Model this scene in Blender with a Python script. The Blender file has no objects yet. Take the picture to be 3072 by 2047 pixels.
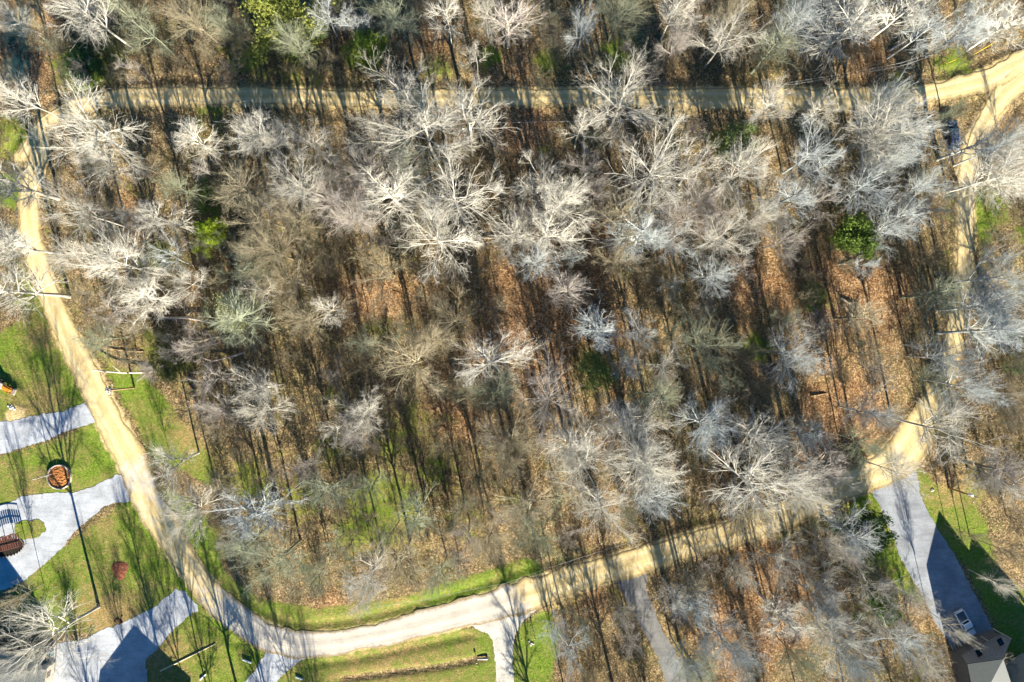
import bpy, math, random
import numpy as np
from mathutils import Vector, Matrix

R_ = math.radians
rng = np.random.default_rng(7)
random.seed(7)
scene = bpy.context.scene
COL = scene.collection

# ---------------------------------------------------------------- camera, sky, sun, exposure
F = 2075.0                 # focal length in photo pixels
PPM = 16.0                 # photo pixels per metre on the ground
CAM_H = F / PPM
cam_d = bpy.data.cameras.new('camera')
cam_d.sensor_width = 36.0
cam_d.lens = 36.0 * F / 3072.0
cam_d.clip_end = 2000.0
cam = bpy.data.objects.new('camera', cam_d)
cam.location = (0, 0, CAM_H)
COL.objects.link(cam)
scene.camera = cam

SUN_EL = R_(21.0)
sx, sy = 0.225, -0.974     # the sun stands low, below and slightly right of the picture
world = bpy.data.worlds.new('World')
scene.world = world
world.use_nodes = True
wn = world.node_tree
for n in list(wn.nodes):
    wn.nodes.remove(n)
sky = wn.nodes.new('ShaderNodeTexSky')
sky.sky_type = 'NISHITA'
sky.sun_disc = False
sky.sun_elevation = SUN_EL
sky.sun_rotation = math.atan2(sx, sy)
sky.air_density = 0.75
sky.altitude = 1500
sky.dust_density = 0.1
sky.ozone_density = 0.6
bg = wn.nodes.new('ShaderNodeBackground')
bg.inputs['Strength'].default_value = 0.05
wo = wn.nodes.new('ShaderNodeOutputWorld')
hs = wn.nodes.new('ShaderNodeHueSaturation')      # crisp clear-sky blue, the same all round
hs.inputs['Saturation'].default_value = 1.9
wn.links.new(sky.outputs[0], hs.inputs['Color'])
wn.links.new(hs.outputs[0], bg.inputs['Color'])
wn.links.new(bg.outputs[0], wo.inputs['Surface'])

sun_d = bpy.data.lights.new('sun', 'SUN')
sun_d.energy = 5.0
sun_d.angle = R_(0.5)
sun_d.color = (1.0, 0.92, 0.77)
sun = bpy.data.objects.new('sun', sun_d)
sdir = Vector((sx * math.cos(SUN_EL), sy * math.cos(SUN_EL), math.sin(SUN_EL))).normalized()
sun.rotation_euler = sdir.to_track_quat('Z', 'Y').to_euler()
sun.location = sdir * 200
COL.objects.link(sun)

scene.view_settings.view_transform = 'Standard'
scene.view_settings.look = 'None'
scene.view_settings.exposure = 1.9
scene.view_settings.gamma = 1.0
scene.view_settings.use_curve_mapping = False
scene.render.engine = 'CYCLES'
scene.cycles.max_bounces = 4
scene.cycles.diffuse_bounces = 2

# ---------------------------------------------------------------- helpers
def W(px, py, z=0.0):
    """photo pixel -> world point at height z"""
    k = (CAM_H - z) / F
    return Vector(((px - 1536.0) * k, (1023.5 - py) * k, z))

OFF = {'A': (0, 0), 'B': (1024, 0), 'C': (2048, 0), 'D': (0, 680), 'E': (1024, 680), 'F': (2048, 680),
       'G': (0, 1347), 'H': (1024, 1347), 'I': (2048, 1347)}
def S(reg, x, y):
    o = OFF[reg]
    return (o[0] + x / 2.24, o[1] + y / 2.24)
def SP(reg, *pts):
    return [S(reg, x, y) for x, y in pts]

def tag(o, label=None, cat=None, group=None, kind=None):
    if label: o['label'] = label
    if cat: o['category'] = cat
    if group: o['group'] = group
    if kind: o['kind'] = kind
    return o

def empty(name, loc, rz=0.0):
    o = bpy.data.objects.new(name, None)
    o.location = loc
    o.rotation_euler = (0, 0, rz)
    o.empty_display_size = 0.3
    COL.objects.link(o)
    return o

def link(name, me, parent=None, loc=None):
    o = bpy.data.objects.new(name, me)
    COL.objects.link(o)
    if parent is not None: o.parent = parent
    if loc is not None: o.location = loc
    return o

def np_mesh(name, verts, polys, mats, smooth=False):
    """polys: list of (k-columns) int arrays"""
    me = bpy.data.meshes.new(name)
    verts = np.asarray(verts, dtype=np.float32)
    me.vertices.add(len(verts))
    me.vertices.foreach_set('co', verts.ravel())
    nl = sum(p.size for p in polys)
    nf = sum(len(p) for p in polys)
    me.loops.add(nl)
    me.polygons.add(nf)
    me.loops.foreach_set('vertex_index', np.concatenate([p.ravel() for p in polys]).astype(np.int32))
    tot = np.concatenate([np.full(len(p), p.shape[1]) for p in polys])
    st = np.concatenate([[0], np.cumsum(tot)[:-1]]).astype(np.int32)
    me.polygons.foreach_set('loop_start', st)
    if smooth:
        me.polygons.foreach_set('use_smooth', np.ones(nf, dtype=bool))
    me.update(calc_edges=True)
    for m in mats: me.materials.append(m)
    return me

class MB:
    """collects simple solids into one mesh"""
    def __init__(s): s.v = []; s.f = []
    def add(s, vs, fs):
        b = len(s.v); s.v += [tuple(v) for v in vs]; s.f += [tuple(i + b for i in f) for f in fs]; return s
    def box(s, c, d, rz=0.0, rx=0.0, ry=0.0, taper=1.0):
        M = Matrix.Translation(Vector(c)) @ Matrix.Rotation(rz, 4, 'Z') @ Matrix.Rotation(ry, 4, 'Y') @ Matrix.Rotation(rx, 4, 'X')
        hx, hy, hz = d[0] / 2, d[1] / 2, d[2] / 2
        vs = [M @ Vector((x * (taper if z > 0 else 1), y * (taper if z > 0 else 1), z)) for z in (-hz, hz) for x, y in ((-hx, -hy), (hx, -hy), (hx, hy), (-hx, hy))]
        return s.add(vs, [(3, 2, 1, 0), (4, 5, 6, 7), (0, 1, 5, 4), (1, 2, 6, 5), (2, 3, 7, 6), (3, 0, 4, 7)])
    def tube(s, pts, rad, n=8, cap=True):
        pts = [Vector(p) for p in pts]
        if not hasattr(rad, '__len__'): rad = [rad] * len(pts)
        vs = []
        for i, p in enumerate(pts):
            t = (pts[min(i + 1, len(pts) - 1)] - pts[max(i - 1, 0)]).normalized()
            a = t.cross(Vector((0, 0, 1)) if abs(t.z) < 0.9 else Vector((1, 0, 0))).normalized()
            b = t.cross(a)
            for k in range(n):
                q = 2 * math.pi * k / n
                vs.append(p + (a * math.cos(q) + b * math.sin(q)) * rad[i])
        fs = []
        for i in range(len(pts) - 1):
            for k in range(n):
                fs.append((i * n + k, i * n + (k + 1) % n, (i + 1) * n + (k + 1) % n, (i + 1) * n + k))
        if cap:
            fs.append(tuple(range(n))[::-1]); fs.append(tuple((len(pts) - 1) * n + k for k in range(n)))
        return s.add(vs, fs)
    def poly(s, vs): return s.add(vs, [tuple(range(len(vs)))])
    def build(s, name, mat, parent=None, loc=None, bevel=0.0, smooth=False, seg=2):
        me = bpy.data.meshes.new(name)
        me.from_pydata(s.v, [], s.f)
        me.materials.append(mat)
        if smooth: me.polygons.foreach_set('use_smooth', [True] * len(me.polygons))
        me.update()
        o = link(name, me, parent, loc)
        if bevel:
            b = o.modifiers.new('bevel', 'BEVEL'); b.width = bevel; b.segments = seg; b.limit_method = 'ANGLE'
        return o

def loft(name, sections, mat, parent=None, smooth=True):
    """closed cross sections (lists of points, same count) joined to one skin with end caps"""
    m = MB(); n = len(sections[0]); vs = [p for s_ in sections for p in s_]; fs = []
    for i in range(len(sections) - 1):
        for k in range(n):
            fs.append((i * n + k, i * n + (k + 1) % n, (i + 1) * n + (k + 1) % n, (i + 1) * n + k))
    fs.append(tuple(range(n))[::-1]); fs.append(tuple((len(sections) - 1) * n + k for k in range(n)))
    m.add(vs, fs)
    return m.build(name, mat, parent, smooth=smooth)

# ---------------------------------------------------------------- materials
def mat_base(name, rough=0.85, spec=0.2):
    m = bpy.data.materials.new(name)
    m.use_nodes = True
    nt = m.node_tree
    b = nt.nodes['Principled BSDF']
    b.inputs['Roughness'].default_value = rough
    b.inputs['Specular IOR Level'].default_value = spec
    return m, nt, b

def N(nt, typ, **kw):
    n = nt.nodes.new(typ)
    for k, v in kw.items():
        if hasattr(n, k): setattr(n, k, v)
        else: n.inputs[k].default_value = v
    return n

def noise(nt, vec, scale, detail=4.0, rough=0.6, dist=0.0):
    n = nt.nodes.new('ShaderNodeTexNoise')
    n.inputs['Scale'].default_value = scale
    n.inputs['Detail'].default_value = detail
    n.inputs['Roughness'].default_value = rough
    n.inputs['Distortion'].default_value = dist
    nt.links.new(vec, n.inputs['Vector'])
    return n.outputs['Fac']

def ramp(nt, fac, stops, interp='LINEAR'):
    r = nt.nodes.new('ShaderNodeValToRGB')
    r.color_ramp.interpolation = interp
    e = r.color_ramp.elements
    while len(e) > 1: e.remove(e[-1])
    e[0].position = stops[0][0]; e[0].color = (*stops[0][1], 1)
    for p, c in stops[1:]:
        x = e.new(p); x.color = (*c, 1)
    nt.links.new(fac, r.inputs['Fac'])
    return r.outputs['Color']

def mix(nt, fac, a, b, mode='MIX'):
    m = nt.nodes.new('ShaderNodeMix'); m.data_type = 'RGBA'; m.blend_type = mode
    for s_, v in ((m.inputs[0], fac), (m.inputs[6], a), (m.inputs[7], b)):
        if hasattr(v, 'is_linked'): nt.links.new(v, s_)
        elif isinstance(v, (int, float)): s_.default_value = v
        else: s_.default_value = (*v, 1)
    return m.outputs[2]

def math_(nt, op, a, b=0.0, c=None, clamp=False):
    m = nt.nodes.new('ShaderNodeMath'); m.operation = op; m.use_clamp = clamp
    for i, v in enumerate((a, b) if c is None else (a, b, c)):
        if hasattr(v, 'is_linked'): nt.links.new(v, m.inputs[i])
        else: m.inputs[i].default_value = v
    return m.outputs[0]

def smooth(nt, v, lo, hi):
    m = nt.nodes.new('ShaderNodeMapRange'); m.interpolation_type = 'SMOOTHSTEP'
    nt.links.new(v, m.inputs[0]); m.inputs[1].default_value = lo; m.inputs[2].default_value = hi
    return m.outputs[0]

def attr(nt, name):
    a = nt.nodes.new('ShaderNodeAttribute'); a.attribute_name = name
    return a.outputs['Fac']

def bump(nt, b, h, strength=0.5, dist=0.1):
    n = nt.nodes.new('ShaderNodeBump'); n.inputs['Strength'].default_value = strength; n.inputs['Distance'].default_value = dist
    nt.links.new(h, n.inputs['Height']); nt.links.new(n.outputs[0], b.inputs['Normal'])

def coords(nt, kind='Object'):
    return nt.nodes.new('ShaderNodeTexCoord').outputs[kind]

def geo_pos(nt):
    return nt.nodes.new('ShaderNodeNewGeometry').outputs['Position']

def simple(name, col, rough=0.7, spec=0.3, var=0.25, scale=6.0, bmp=0.0, metallic=0.0):
    m, nt, b = mat_base(name, rough, spec)
    v = coords(nt)
    f = noise(nt, v, scale, 5)
    lo = tuple(c * (1 - var) for c in col); hi = tuple(min(1, c * (1 + var)) for c in col)
    nt.links.new(ramp(nt, f, [(0.3, lo), (0.7, hi)]), b.inputs['Base Color'])
    b.inputs['Metallic'].default_value = metallic
    if bmp: bump(nt, b, noise(nt, v, scale * 4, 3), bmp, 0.05)
    return m

def make_bark():
    m, nt, b = mat_base('bark', 0.8, 0.15)
    oi = nt.nodes.new('ShaderNodeObjectInfo')
    v = geo_pos(nt)
    f = noise(nt, v, 1.6, 4)
    g = noise(nt, v, 9.0, 2)
    k = math_(nt, 'MULTIPLY_ADD', f, 0.9, 0.5)
    k = math_(nt, 'MULTIPLY', k, math_(nt, 'MULTIPLY_ADD', g, 0.6, 0.7))
    c = mix(nt, 1.0, oi.outputs['Color'], (1, 1, 1), 'MULTIPLY')
    vm = nt.nodes.new('ShaderNodeVectorMath'); vm.operation = 'SCALE'
    nt.links.new(c, vm.inputs[0]); nt.links.new(k, vm.inputs['Scale'])
    moss = smooth(nt, noise(nt, v, 0.5, 2), 0.55, 0.75)
    c2 = mix(nt, math_(nt, 'MULTIPLY', moss, 0.35), vm.outputs[0], (0.24, 0.27, 0.13))
    nt.links.new(c2, b.inputs['Base Color'])
    return m

def make_leaf():
    m, nt, b = mat_base('green_leaves', 0.6, 0.25)
    oi = nt.nodes.new('ShaderNodeObjectInfo')
    f = noise(nt, geo_pos(nt), 1.1, 5)
    k = math_(nt, 'MULTIPLY_ADD', f, 1.7, 0.1)
    vm = nt.nodes.new('ShaderNodeVectorMath'); vm.operation = 'SCALE'
    nt.links.new(oi.outputs['Color'], vm.inputs[0]); nt.links.new(k, vm.inputs['Scale'])
    c2 = mix(nt, math_(nt, 'MULTIPLY', smooth(nt, noise(nt, geo_pos(nt), 4.0, 2), 0.5, 0.7), 0.4), vm.outputs[0], (0.25, 0.24, 0.05))
    nt.links.new(c2, b.inputs['Base Color'])
    tr = nt.nodes.new('ShaderNodeBsdfTranslucent'); nt.links.new(c2, tr.inputs['Color'])
    ms = nt.nodes.new('ShaderNodeMixShader'); ms.inputs[0].default_value = 0.35
    out = nt.nodes['Material Output']
    nt.links.new(b.outputs[0], ms.inputs[1]); nt.links.new(tr.outputs[0], ms.inputs[2]); nt.links.new(ms.outputs[0], out.inputs['Surface'])
    return m

SAND_STOPS = [(0.25, (0.42, 0.30, 0.13)), (0.5, (0.62, 0.475, 0.225)), (0.75, (0.76, 0.64, 0.38))]

def make_ground():
    m, nt, b = mat_base('forest_floor', 0.95, 0.08)
    v = geo_pos(nt)
    n_leaf = math_(nt, 'ADD', math_(nt, 'MULTIPLY', noise(nt, v, 3.2, 3, 0.75), 0.72), math_(nt, 'MULTIPLY', noise(nt, v, 0.9, 3, 0.6), 0.28))
    n_mid = noise(nt, v, 0.45, 5, 0.65)
    n_big = noise(nt, v, 0.07, 3, 0.6)
    # leaf litter: orange to red-brown with pale dry leaves
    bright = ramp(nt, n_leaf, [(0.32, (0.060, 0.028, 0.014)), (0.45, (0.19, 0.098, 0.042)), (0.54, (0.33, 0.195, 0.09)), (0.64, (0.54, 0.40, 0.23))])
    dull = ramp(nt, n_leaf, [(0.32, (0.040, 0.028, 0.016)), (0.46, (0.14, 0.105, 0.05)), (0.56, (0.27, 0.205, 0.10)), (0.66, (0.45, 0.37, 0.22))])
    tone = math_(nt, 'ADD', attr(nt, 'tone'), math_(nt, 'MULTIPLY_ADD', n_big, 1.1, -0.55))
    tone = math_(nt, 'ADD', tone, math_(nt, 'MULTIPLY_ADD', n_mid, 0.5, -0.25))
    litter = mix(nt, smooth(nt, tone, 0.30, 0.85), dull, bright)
    mossy = smooth(nt, math_(nt, 'SUBTRACT', noise(nt, v, 0.11, 4, 0.65), math_(nt, 'MULTIPLY', attr(nt, 'tone'), 0.12)), 0.42, 0.60)
    litter = mix(nt, math_(nt, 'MULTIPLY', mossy, 0.55), litter, ramp(nt, n_leaf, [(0.3, (0.04, 0.042, 0.014)), (0.6, (0.17, 0.17, 0.055)), (0.75, (0.34, 0.30, 0.14))]))
    vor = nt.nodes.new('ShaderNodeTexVoronoi'); vor.inputs['Scale'].default_value = 4.5
    nt.links.new(v, vor.inputs['Vector'])
    sepc = nt.nodes.new('ShaderNodeSeparateColor'); nt.links.new(vor.outputs['Color'], sepc.inputs[0])
    pale = math_(nt, 'MULTIPLY', smooth(nt, sepc.outputs[0], 0.80, 0.86), 0.55)
    litter = mix(nt, pale, litter, (0.62, 0.42, 0.24))
    litter = mix(nt, math_(nt, 'MULTIPLY', smooth(nt, sepc.outputs[1], 0.78, 0.86), 0.6), litter, (0.07, 0.035, 0.02))
    # grass, with worn straw-coloured patches and fallen leaves
    n_g = noise(nt, v, 2.2, 5, 0.75)
    grass = ramp(nt, n_g, [(0.3, (0.050, 0.095, 0.012)), (0.5, (0.13, 0.21, 0.020)), (0.7, (0.27, 0.32, 0.055))])
    straw = ramp(nt, n_leaf, [(0.3, (0.13, 0.11, 0.035)), (0.6, (0.30, 0.24, 0.09)), (0.75, (0.46, 0.36, 0.17))])
    worn = smooth(nt, math_(nt, 'ADD', math_(nt, 'MULTIPLY', attr(nt, 'worn'), 0.5), math_(nt, 'ADD', math_(nt, 'MULTIPLY', noise(nt, v, 0.16, 4, 0.6), 0.9), math_(nt, 'MULTIPLY_ADD', n_mid, 0.6, -0.3))), 0.27, 0.94)
    grass = mix(nt, worn, grass, straw)
    leaves_on = math_(nt, 'MULTIPLY', smooth(nt, math_(nt, 'ADD', n_leaf, math_(nt, 'MULTIPLY', worn, 0.12)), 0.60, 0.68), 0.8)
    grass = mix(nt, leaves_on, grass, (0.42, 0.26, 0.12))
    gm = math_(nt, 'ADD', attr(nt, 'grass'), math_(nt, 'MULTIPLY_ADD', n_mid, 1.1, -0.55))
    gm = math_(nt, 'ADD', gm, math_(nt, 'MULTIPLY_ADD', n_leaf, 0.8, -0.4))
    col = mix(nt, smooth(nt, gm, 0.35, 0.65), litter, grass)
    # sand and dust swept off the lanes
    n_s = noise(nt, v, 1.3, 4, 0.7)
    sand = ramp(nt, n_s, SAND_STOPS)
    sm = smooth(nt, math_(nt, 'ADD', attr(nt, 'sand'), math_(nt, 'MULTIPLY_ADD', n_mid, 0.9, -0.45)), 0.45, 0.85)
    col = mix(nt, sm, col, sand)
    nt.links.new(col, b.inputs['Base Color'])
    bump(nt, b, math_(nt, 'ADD', noise(nt, v, 5.0, 3, 0.7), math_(nt, 'MULTIPLY', n_mid, 1.2)), 0.7, 0.18)
    return m

def make_sand():
    m, nt, b = mat_base('sandy_lane', 0.95, 0.08)
    v = geo_pos(nt)
    uv = coords(nt, 'UV')
    sep = nt.nodes.new('ShaderNodeSeparateXYZ'); nt.links.new(uv, sep.inputs[0])
    n1 = noise(nt, v, 0.35, 6, 0.65); n2 = noise(nt, v, 2.8, 4, 0.7)
    # long streaks that run with the lane
    mp = nt.nodes.new('ShaderNodeMapping'); mp.inputs['Scale'].default_value = (9.0, 0.12, 1.0); nt.links.new(uv, mp.inputs['Vector'])
    st = noise(nt, mp.outputs[0], 1.0, 4, 0.6)
    f = math_(nt, 'ADD', math_(nt, 'MULTIPLY', n1, 0.45), math_(nt, 'ADD', math_(nt, 'MULTIPLY', n2, 0.2), math_(nt, 'MULTIPLY', st, 0.38)))
    sand = ramp(nt, f, SAND_STOPS)
    grav = ramp(nt, f, [(0.3, (0.34, 0.31, 0.26)), (0.5, (0.50, 0.46, 0.40)), (0.72, (0.66, 0.61, 0.52))])
    gmask = smooth(nt, math_(nt, 'ADD', attr(nt, 'gravel'), math_(nt, 'MULTIPLY_ADD', n1, 1.0, -0.5)), 0.35, 0.7)
    col = mix(nt, gmask, sand, grav)
    # wheel tracks are packed and paler, crown and edges looser
    edge = attr(nt, 'edge')
    au = math_(nt, 'ABSOLUTE', sep.outputs[0])
    wob_ = math_(nt, 'ADD', au, math_(nt, 'MULTIPLY_ADD', noise(nt, v, 0.5, 3, 0.6), 0.30, -0.15))
    rut = math_(nt, 'SUBTRACT', 1.0, smooth(nt, math_(nt, 'ABSOLUTE', math_(nt, 'SUBTRACT', wob_, 0.45)), 0.04, 0.22))
    crown = math_(nt, 'SUBTRACT', 1.0, smooth(nt, wob_, 0.02, 0.20))
    col = mix(nt, math_(nt, 'MULTIPLY', rut, 0.30), col, (0.78, 0.68, 0.46))
    col = mix(nt, math_(nt, 'MULTIPLY', crown, math_(nt, 'MULTIPLY', smooth(nt, n2, 0.42, 0.62), 0.45)), col, (0.36, 0.28, 0.15))
    pud = smooth(nt, noise(nt, v, 0.8, 4, 0.7), 0.60, 0.68)
    col = mix(nt, math_(nt, 'MULTIPLY', pud, 0.15), col, (0.33, 0.25, 0.14))
    e2 = smooth(nt, math_(nt, 'ADD', edge, math_(nt, 'MULTIPLY_ADD', noise(nt, v, 1.1, 5, 0.75), 0.9, -0.45)), 0.50, 0.92)
    dirt = ramp(nt, n2, [(0.35, (0.17, 0.12, 0.055)), (0.65, (0.36, 0.28, 0.14))])
    col = mix(nt, math_(nt, 'MULTIPLY', e2, 0.85), col, dirt)
    rust = math_(nt, 'MULTIPLY', smooth(nt, noise(nt, v, 0.22, 3, 0.6), 0.60, 0.75), 0.25)
    col = mix(nt, rust, col, (0.56, 0.32, 0.12))
    spots = smooth(nt, noise(nt, v, 6.0, 2, 0.8), 0.68, 0.74)
    col = mix(nt, math_(nt, 'MULTIPLY', spots, 0.6), col, (0.17, 0.10, 0.05))
    nt.links.new(col, b.inputs['Base Color'])
    bump(nt, b, math_(nt, 'ADD', n2, math_(nt, 'MULTIPLY', st, 0.6)), 0.35, 0.06)
    return m

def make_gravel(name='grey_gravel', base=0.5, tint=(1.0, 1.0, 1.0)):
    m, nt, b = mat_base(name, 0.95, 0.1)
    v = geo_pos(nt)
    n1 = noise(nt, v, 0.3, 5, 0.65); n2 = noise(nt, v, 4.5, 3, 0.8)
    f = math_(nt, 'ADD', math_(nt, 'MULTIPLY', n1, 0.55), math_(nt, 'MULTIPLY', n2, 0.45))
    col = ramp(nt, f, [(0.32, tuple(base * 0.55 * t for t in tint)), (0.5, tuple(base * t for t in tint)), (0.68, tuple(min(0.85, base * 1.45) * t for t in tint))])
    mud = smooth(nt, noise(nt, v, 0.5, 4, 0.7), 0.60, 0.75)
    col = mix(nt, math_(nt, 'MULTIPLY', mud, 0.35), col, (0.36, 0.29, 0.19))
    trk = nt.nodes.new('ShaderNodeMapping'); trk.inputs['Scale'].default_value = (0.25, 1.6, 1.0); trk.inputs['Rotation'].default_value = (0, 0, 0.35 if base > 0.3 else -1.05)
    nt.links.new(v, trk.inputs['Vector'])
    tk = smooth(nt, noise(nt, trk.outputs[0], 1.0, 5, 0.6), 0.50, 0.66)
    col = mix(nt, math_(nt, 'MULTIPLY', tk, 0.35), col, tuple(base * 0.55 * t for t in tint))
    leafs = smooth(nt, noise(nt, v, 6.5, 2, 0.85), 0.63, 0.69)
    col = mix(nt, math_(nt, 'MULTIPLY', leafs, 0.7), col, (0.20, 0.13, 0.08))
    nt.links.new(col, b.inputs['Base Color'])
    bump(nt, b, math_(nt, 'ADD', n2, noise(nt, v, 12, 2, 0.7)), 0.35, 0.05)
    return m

BARK = make_bark()
LEAF = make_leaf()
GROUND = make_ground()
SAND = make_sand()
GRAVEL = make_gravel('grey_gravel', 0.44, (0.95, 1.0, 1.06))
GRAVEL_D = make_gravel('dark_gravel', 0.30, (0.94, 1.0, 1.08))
WHITEPAINT = simple('white_vehicle_paint', (0.85, 0.86, 0.88), 0.45, 0.5, 0.03, 2)
NAVY = simple('navy_vehicle_paint', (0.012, 0.03, 0.09), 0.22, 0.6, 0.1, 2)
GLASS = simple('dark_vehicle_glass', (0.012, 0.016, 0.02), 0.08, 0.6, 0.1, 2)
RUBBER = simple('black_rubber', (0.015, 0.015, 0.016), 0.9, 0.1, 0.2, 8)
STEEL = simple('grey_steel', (0.35, 0.36, 0.37), 0.4, 0.5, 0.15, 5, metallic=0.6)
BEDLINER = simple('pickup_bedliner', (0.14, 0.15, 0.16), 0.6, 0.3, 0.15, 4)
LAMP = simple('clear_lamp_lens', (0.6, 0.6, 0.58), 0.15, 0.5, 0.05, 4)
REDLAMP = simple('red_lamp_lens', (0.35, 0.01, 0.01), 0.2, 0.5, 0.05, 4)
WOOD = simple('weathered_wood', (0.36, 0.27, 0.17), 0.85, 0.15, 0.3, 3, 0.3)
PALEWOOD = simple('barkless_pale_wood', (0.62, 0.52, 0.33), 0.8, 0.15, 0.25, 2, 0.3)
DARKWOOD = simple('dark_red_stained_wood', (0.11, 0.045, 0.032), 0.75, 0.2, 0.3, 5, 0.2)
POLEWOOD = simple('brown_pole_wood', (0.30, 0.21, 0.11), 0.85, 0.1, 0.25, 3, 0.2)
STONE = simple('pale_edging_stone', (0.60, 0.50, 0.42), 0.9, 0.1, 0.2, 4, 0.3)
DARKROCK = simple('dark_rock', (0.16, 0.13, 0.11), 0.9, 0.1, 0.35, 3, 0.4)
ROCK = simple('grey_rock', (0.50, 0.46, 0.42), 0.9, 0.1, 0.35, 3, 0.4)
MULCH = simple('orange_pine_mulch', (0.36, 0.15, 0.05), 0.95, 0.05, 0.55, 5, 0.9)
ROOF = simple('grey_asphalt_shingle', (0.20, 0.205, 0.21), 0.9, 0.15, 0.2, 4, 0.3)
ROOFB = simple('light_metal_roof', (0.05, 0.06, 0.06), 0.5, 0.3, 0.1, 2)
SIDING = simple('beige_siding', (0.45, 0.40, 0.33), 0.8, 0.2, 0.1, 2)
TRIM = simple('tan_trim_board', (0.50, 0.42, 0.31), 0.8, 0.2, 0.1, 3)
ORANGE = simple('orange_machine_paint', (0.62, 0.22, 0.02), 0.4, 0.4, 0.15, 3)
PINKGREY = simple('faded_cream_paint', (0.60, 0.46, 0.38), 0.6, 0.3, 0.15, 3)
WHITEPVC = simple('white_pipe_plastic', (0.75, 0.77, 0.80), 0.5, 0.3, 0.08, 4)
YELLOWPL = simple('yellow_guard_plastic', (0.75, 0.52, 0.03), 0.5, 0.3, 0.1, 4)
CABLE = simple('grey_cable', (0.42, 0.42, 0.40), 0.6, 0.3, 0.1, 2)
SOIL = simple('dark_soil', (0.028, 0.024, 0.018), 0.95, 0.05, 0.4, 3, 0.5)

# ---------------------------------------------------------------- lanes and drives (photo pixels -> world)
upper = [(60, 470), (110, 400), (140, 362), (178, 335), (215, 322), (268, 310), (330, 298), (400, 291), (491, 289), (700, 289), (900, 290), (1024, 295), (1200, 294), (1500, 292), (1800, 291), (2048, 294), (2360, 296), (2500, 297), (2628, 297), (2762, 285), (2840, 270), (2896, 257), (2960, 236), (3020, 207), (3100, 170), (3300, 90), (3700, -60)]
uw = [30, 40, 36, 34, 40, 46, 54, 57, 56, 55, 55, 56, 53, 53, 54, 62, 66, 66, 64, 56, 54, 56, 62, 66, 60, 60, 60]
left = [(150, 345), (134, 380), (128, 420), (116, 469), (97, 536), (87, 603), (88, 670), (96, 725), (120, 814), (147, 881), (183, 970), (228, 1060), (266, 1126), (306, 1216), (352, 1305), (388, 1374), (415, 1436), (455, 1525), (513, 1615), (567, 1702), (625, 1778), (700, 1848), (800, 1908), (893, 1932), (1024, 1925), (1113, 1909), (1247, 1878), (1426, 1832), (1582, 1783), (1694, 1748), (1850, 1700), (2006, 1655), (2070, 1633), (2204, 1597), (2360, 1543), (2485, 1481), (2600, 1432), (2690, 1380), (2750, 1305), (2800, 1216), (2840, 1120), (2860, 1020), (2874, 905), (2892, 814), (2896, 725), (2898, 670), (2900, 535), (2918, 446), (2963, 357), (3008, 286), (3060, 235), (3110, 190)]
lw = [22, 34, 44, 62, 56, 56, 57, 58, 60, 62, 64, 70, 80, 84, 92, 90, 88, 84, 78, 74, 78, 78, 78, 70, 68, 68, 74, 84, 92, 88, 78, 76, 76, 76, 78, 80, 90, 110, 112, 80, 60, 52, 50, 54, 55, 56, 56, 56, 58, 66, 70, 66]
left_g = [0.0] * 15 + [0.45, 0.6, 0.45, 0.25, 0.3, 0.45, 0.7, 0.95, 0.95, 0.9, 0.85, 0.95, 0.95, 0.45, 0.1] + [0] * 5 + [0.1, 0.2, 0.45, 0.3, 0.1] + [0] * 12
right_lane2 = [(2775, 1330), (2800, 1240), (2815, 1150), (2822, 1050), (2818, 960), (2815, 880), (2812, 800), (2815, 740), (2830, 700)]
rl2w = [24, 34, 38, 40, 38, 36, 34, 28, 12]

def densify(pts, ws, extra=None, step=0.5):
    P = np.array([W(*p)[:2] for p in pts]); w = np.array(ws) / PPM / 2
    ex = np.array(extra if extra is not None else [0.0] * len(pts))
    # Catmull-Rom
    out = []; ow = []; oe = []
    n = len(P)
    for i in range(n - 1):
        p0, p1, p2, p3 = P[max(i - 1, 0)], P[i], P[i + 1], P[min(i + 2, n - 1)]
        m = max(1, int(np.linalg.norm(p2 - p1) / step))
        for k in range(m):
            t = k / m
            out.append(0.5 * ((2 * p1) + (-p0 + p2) * t + (2 * p0 - 5 * p1 + 4 * p2 - p3) * t * t + (-p0 + 3 * p1 - 3 * p2 + p3) * t ** 3))
            ow.append(w[i] * (1 - t) + w[i + 1] * t); oe.append(ex[i] * (1 - t) + ex[i + 1] * t)
    out.append(P[-1]); ow.append(w[-1]); oe.append(ex[-1])
    return np.array(out), np.array(ow), np.array(oe)

LANES = {'upper': densify(upper, uw), 'loop': densify(left, lw, left_g)}

def jitter1(n, amp, seed, smoothn):
    r = np.random.default_rng(seed); a = np.zeros(n)
    for s_ in smoothn:
        m = max(2, int(n / s_) + 2)
        a += np.interp(np.linspace(0, m - 1, n), np.arange(m), r.normal(0, 1, m)) * amp
        amp *= 0.7
    return a

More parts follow.
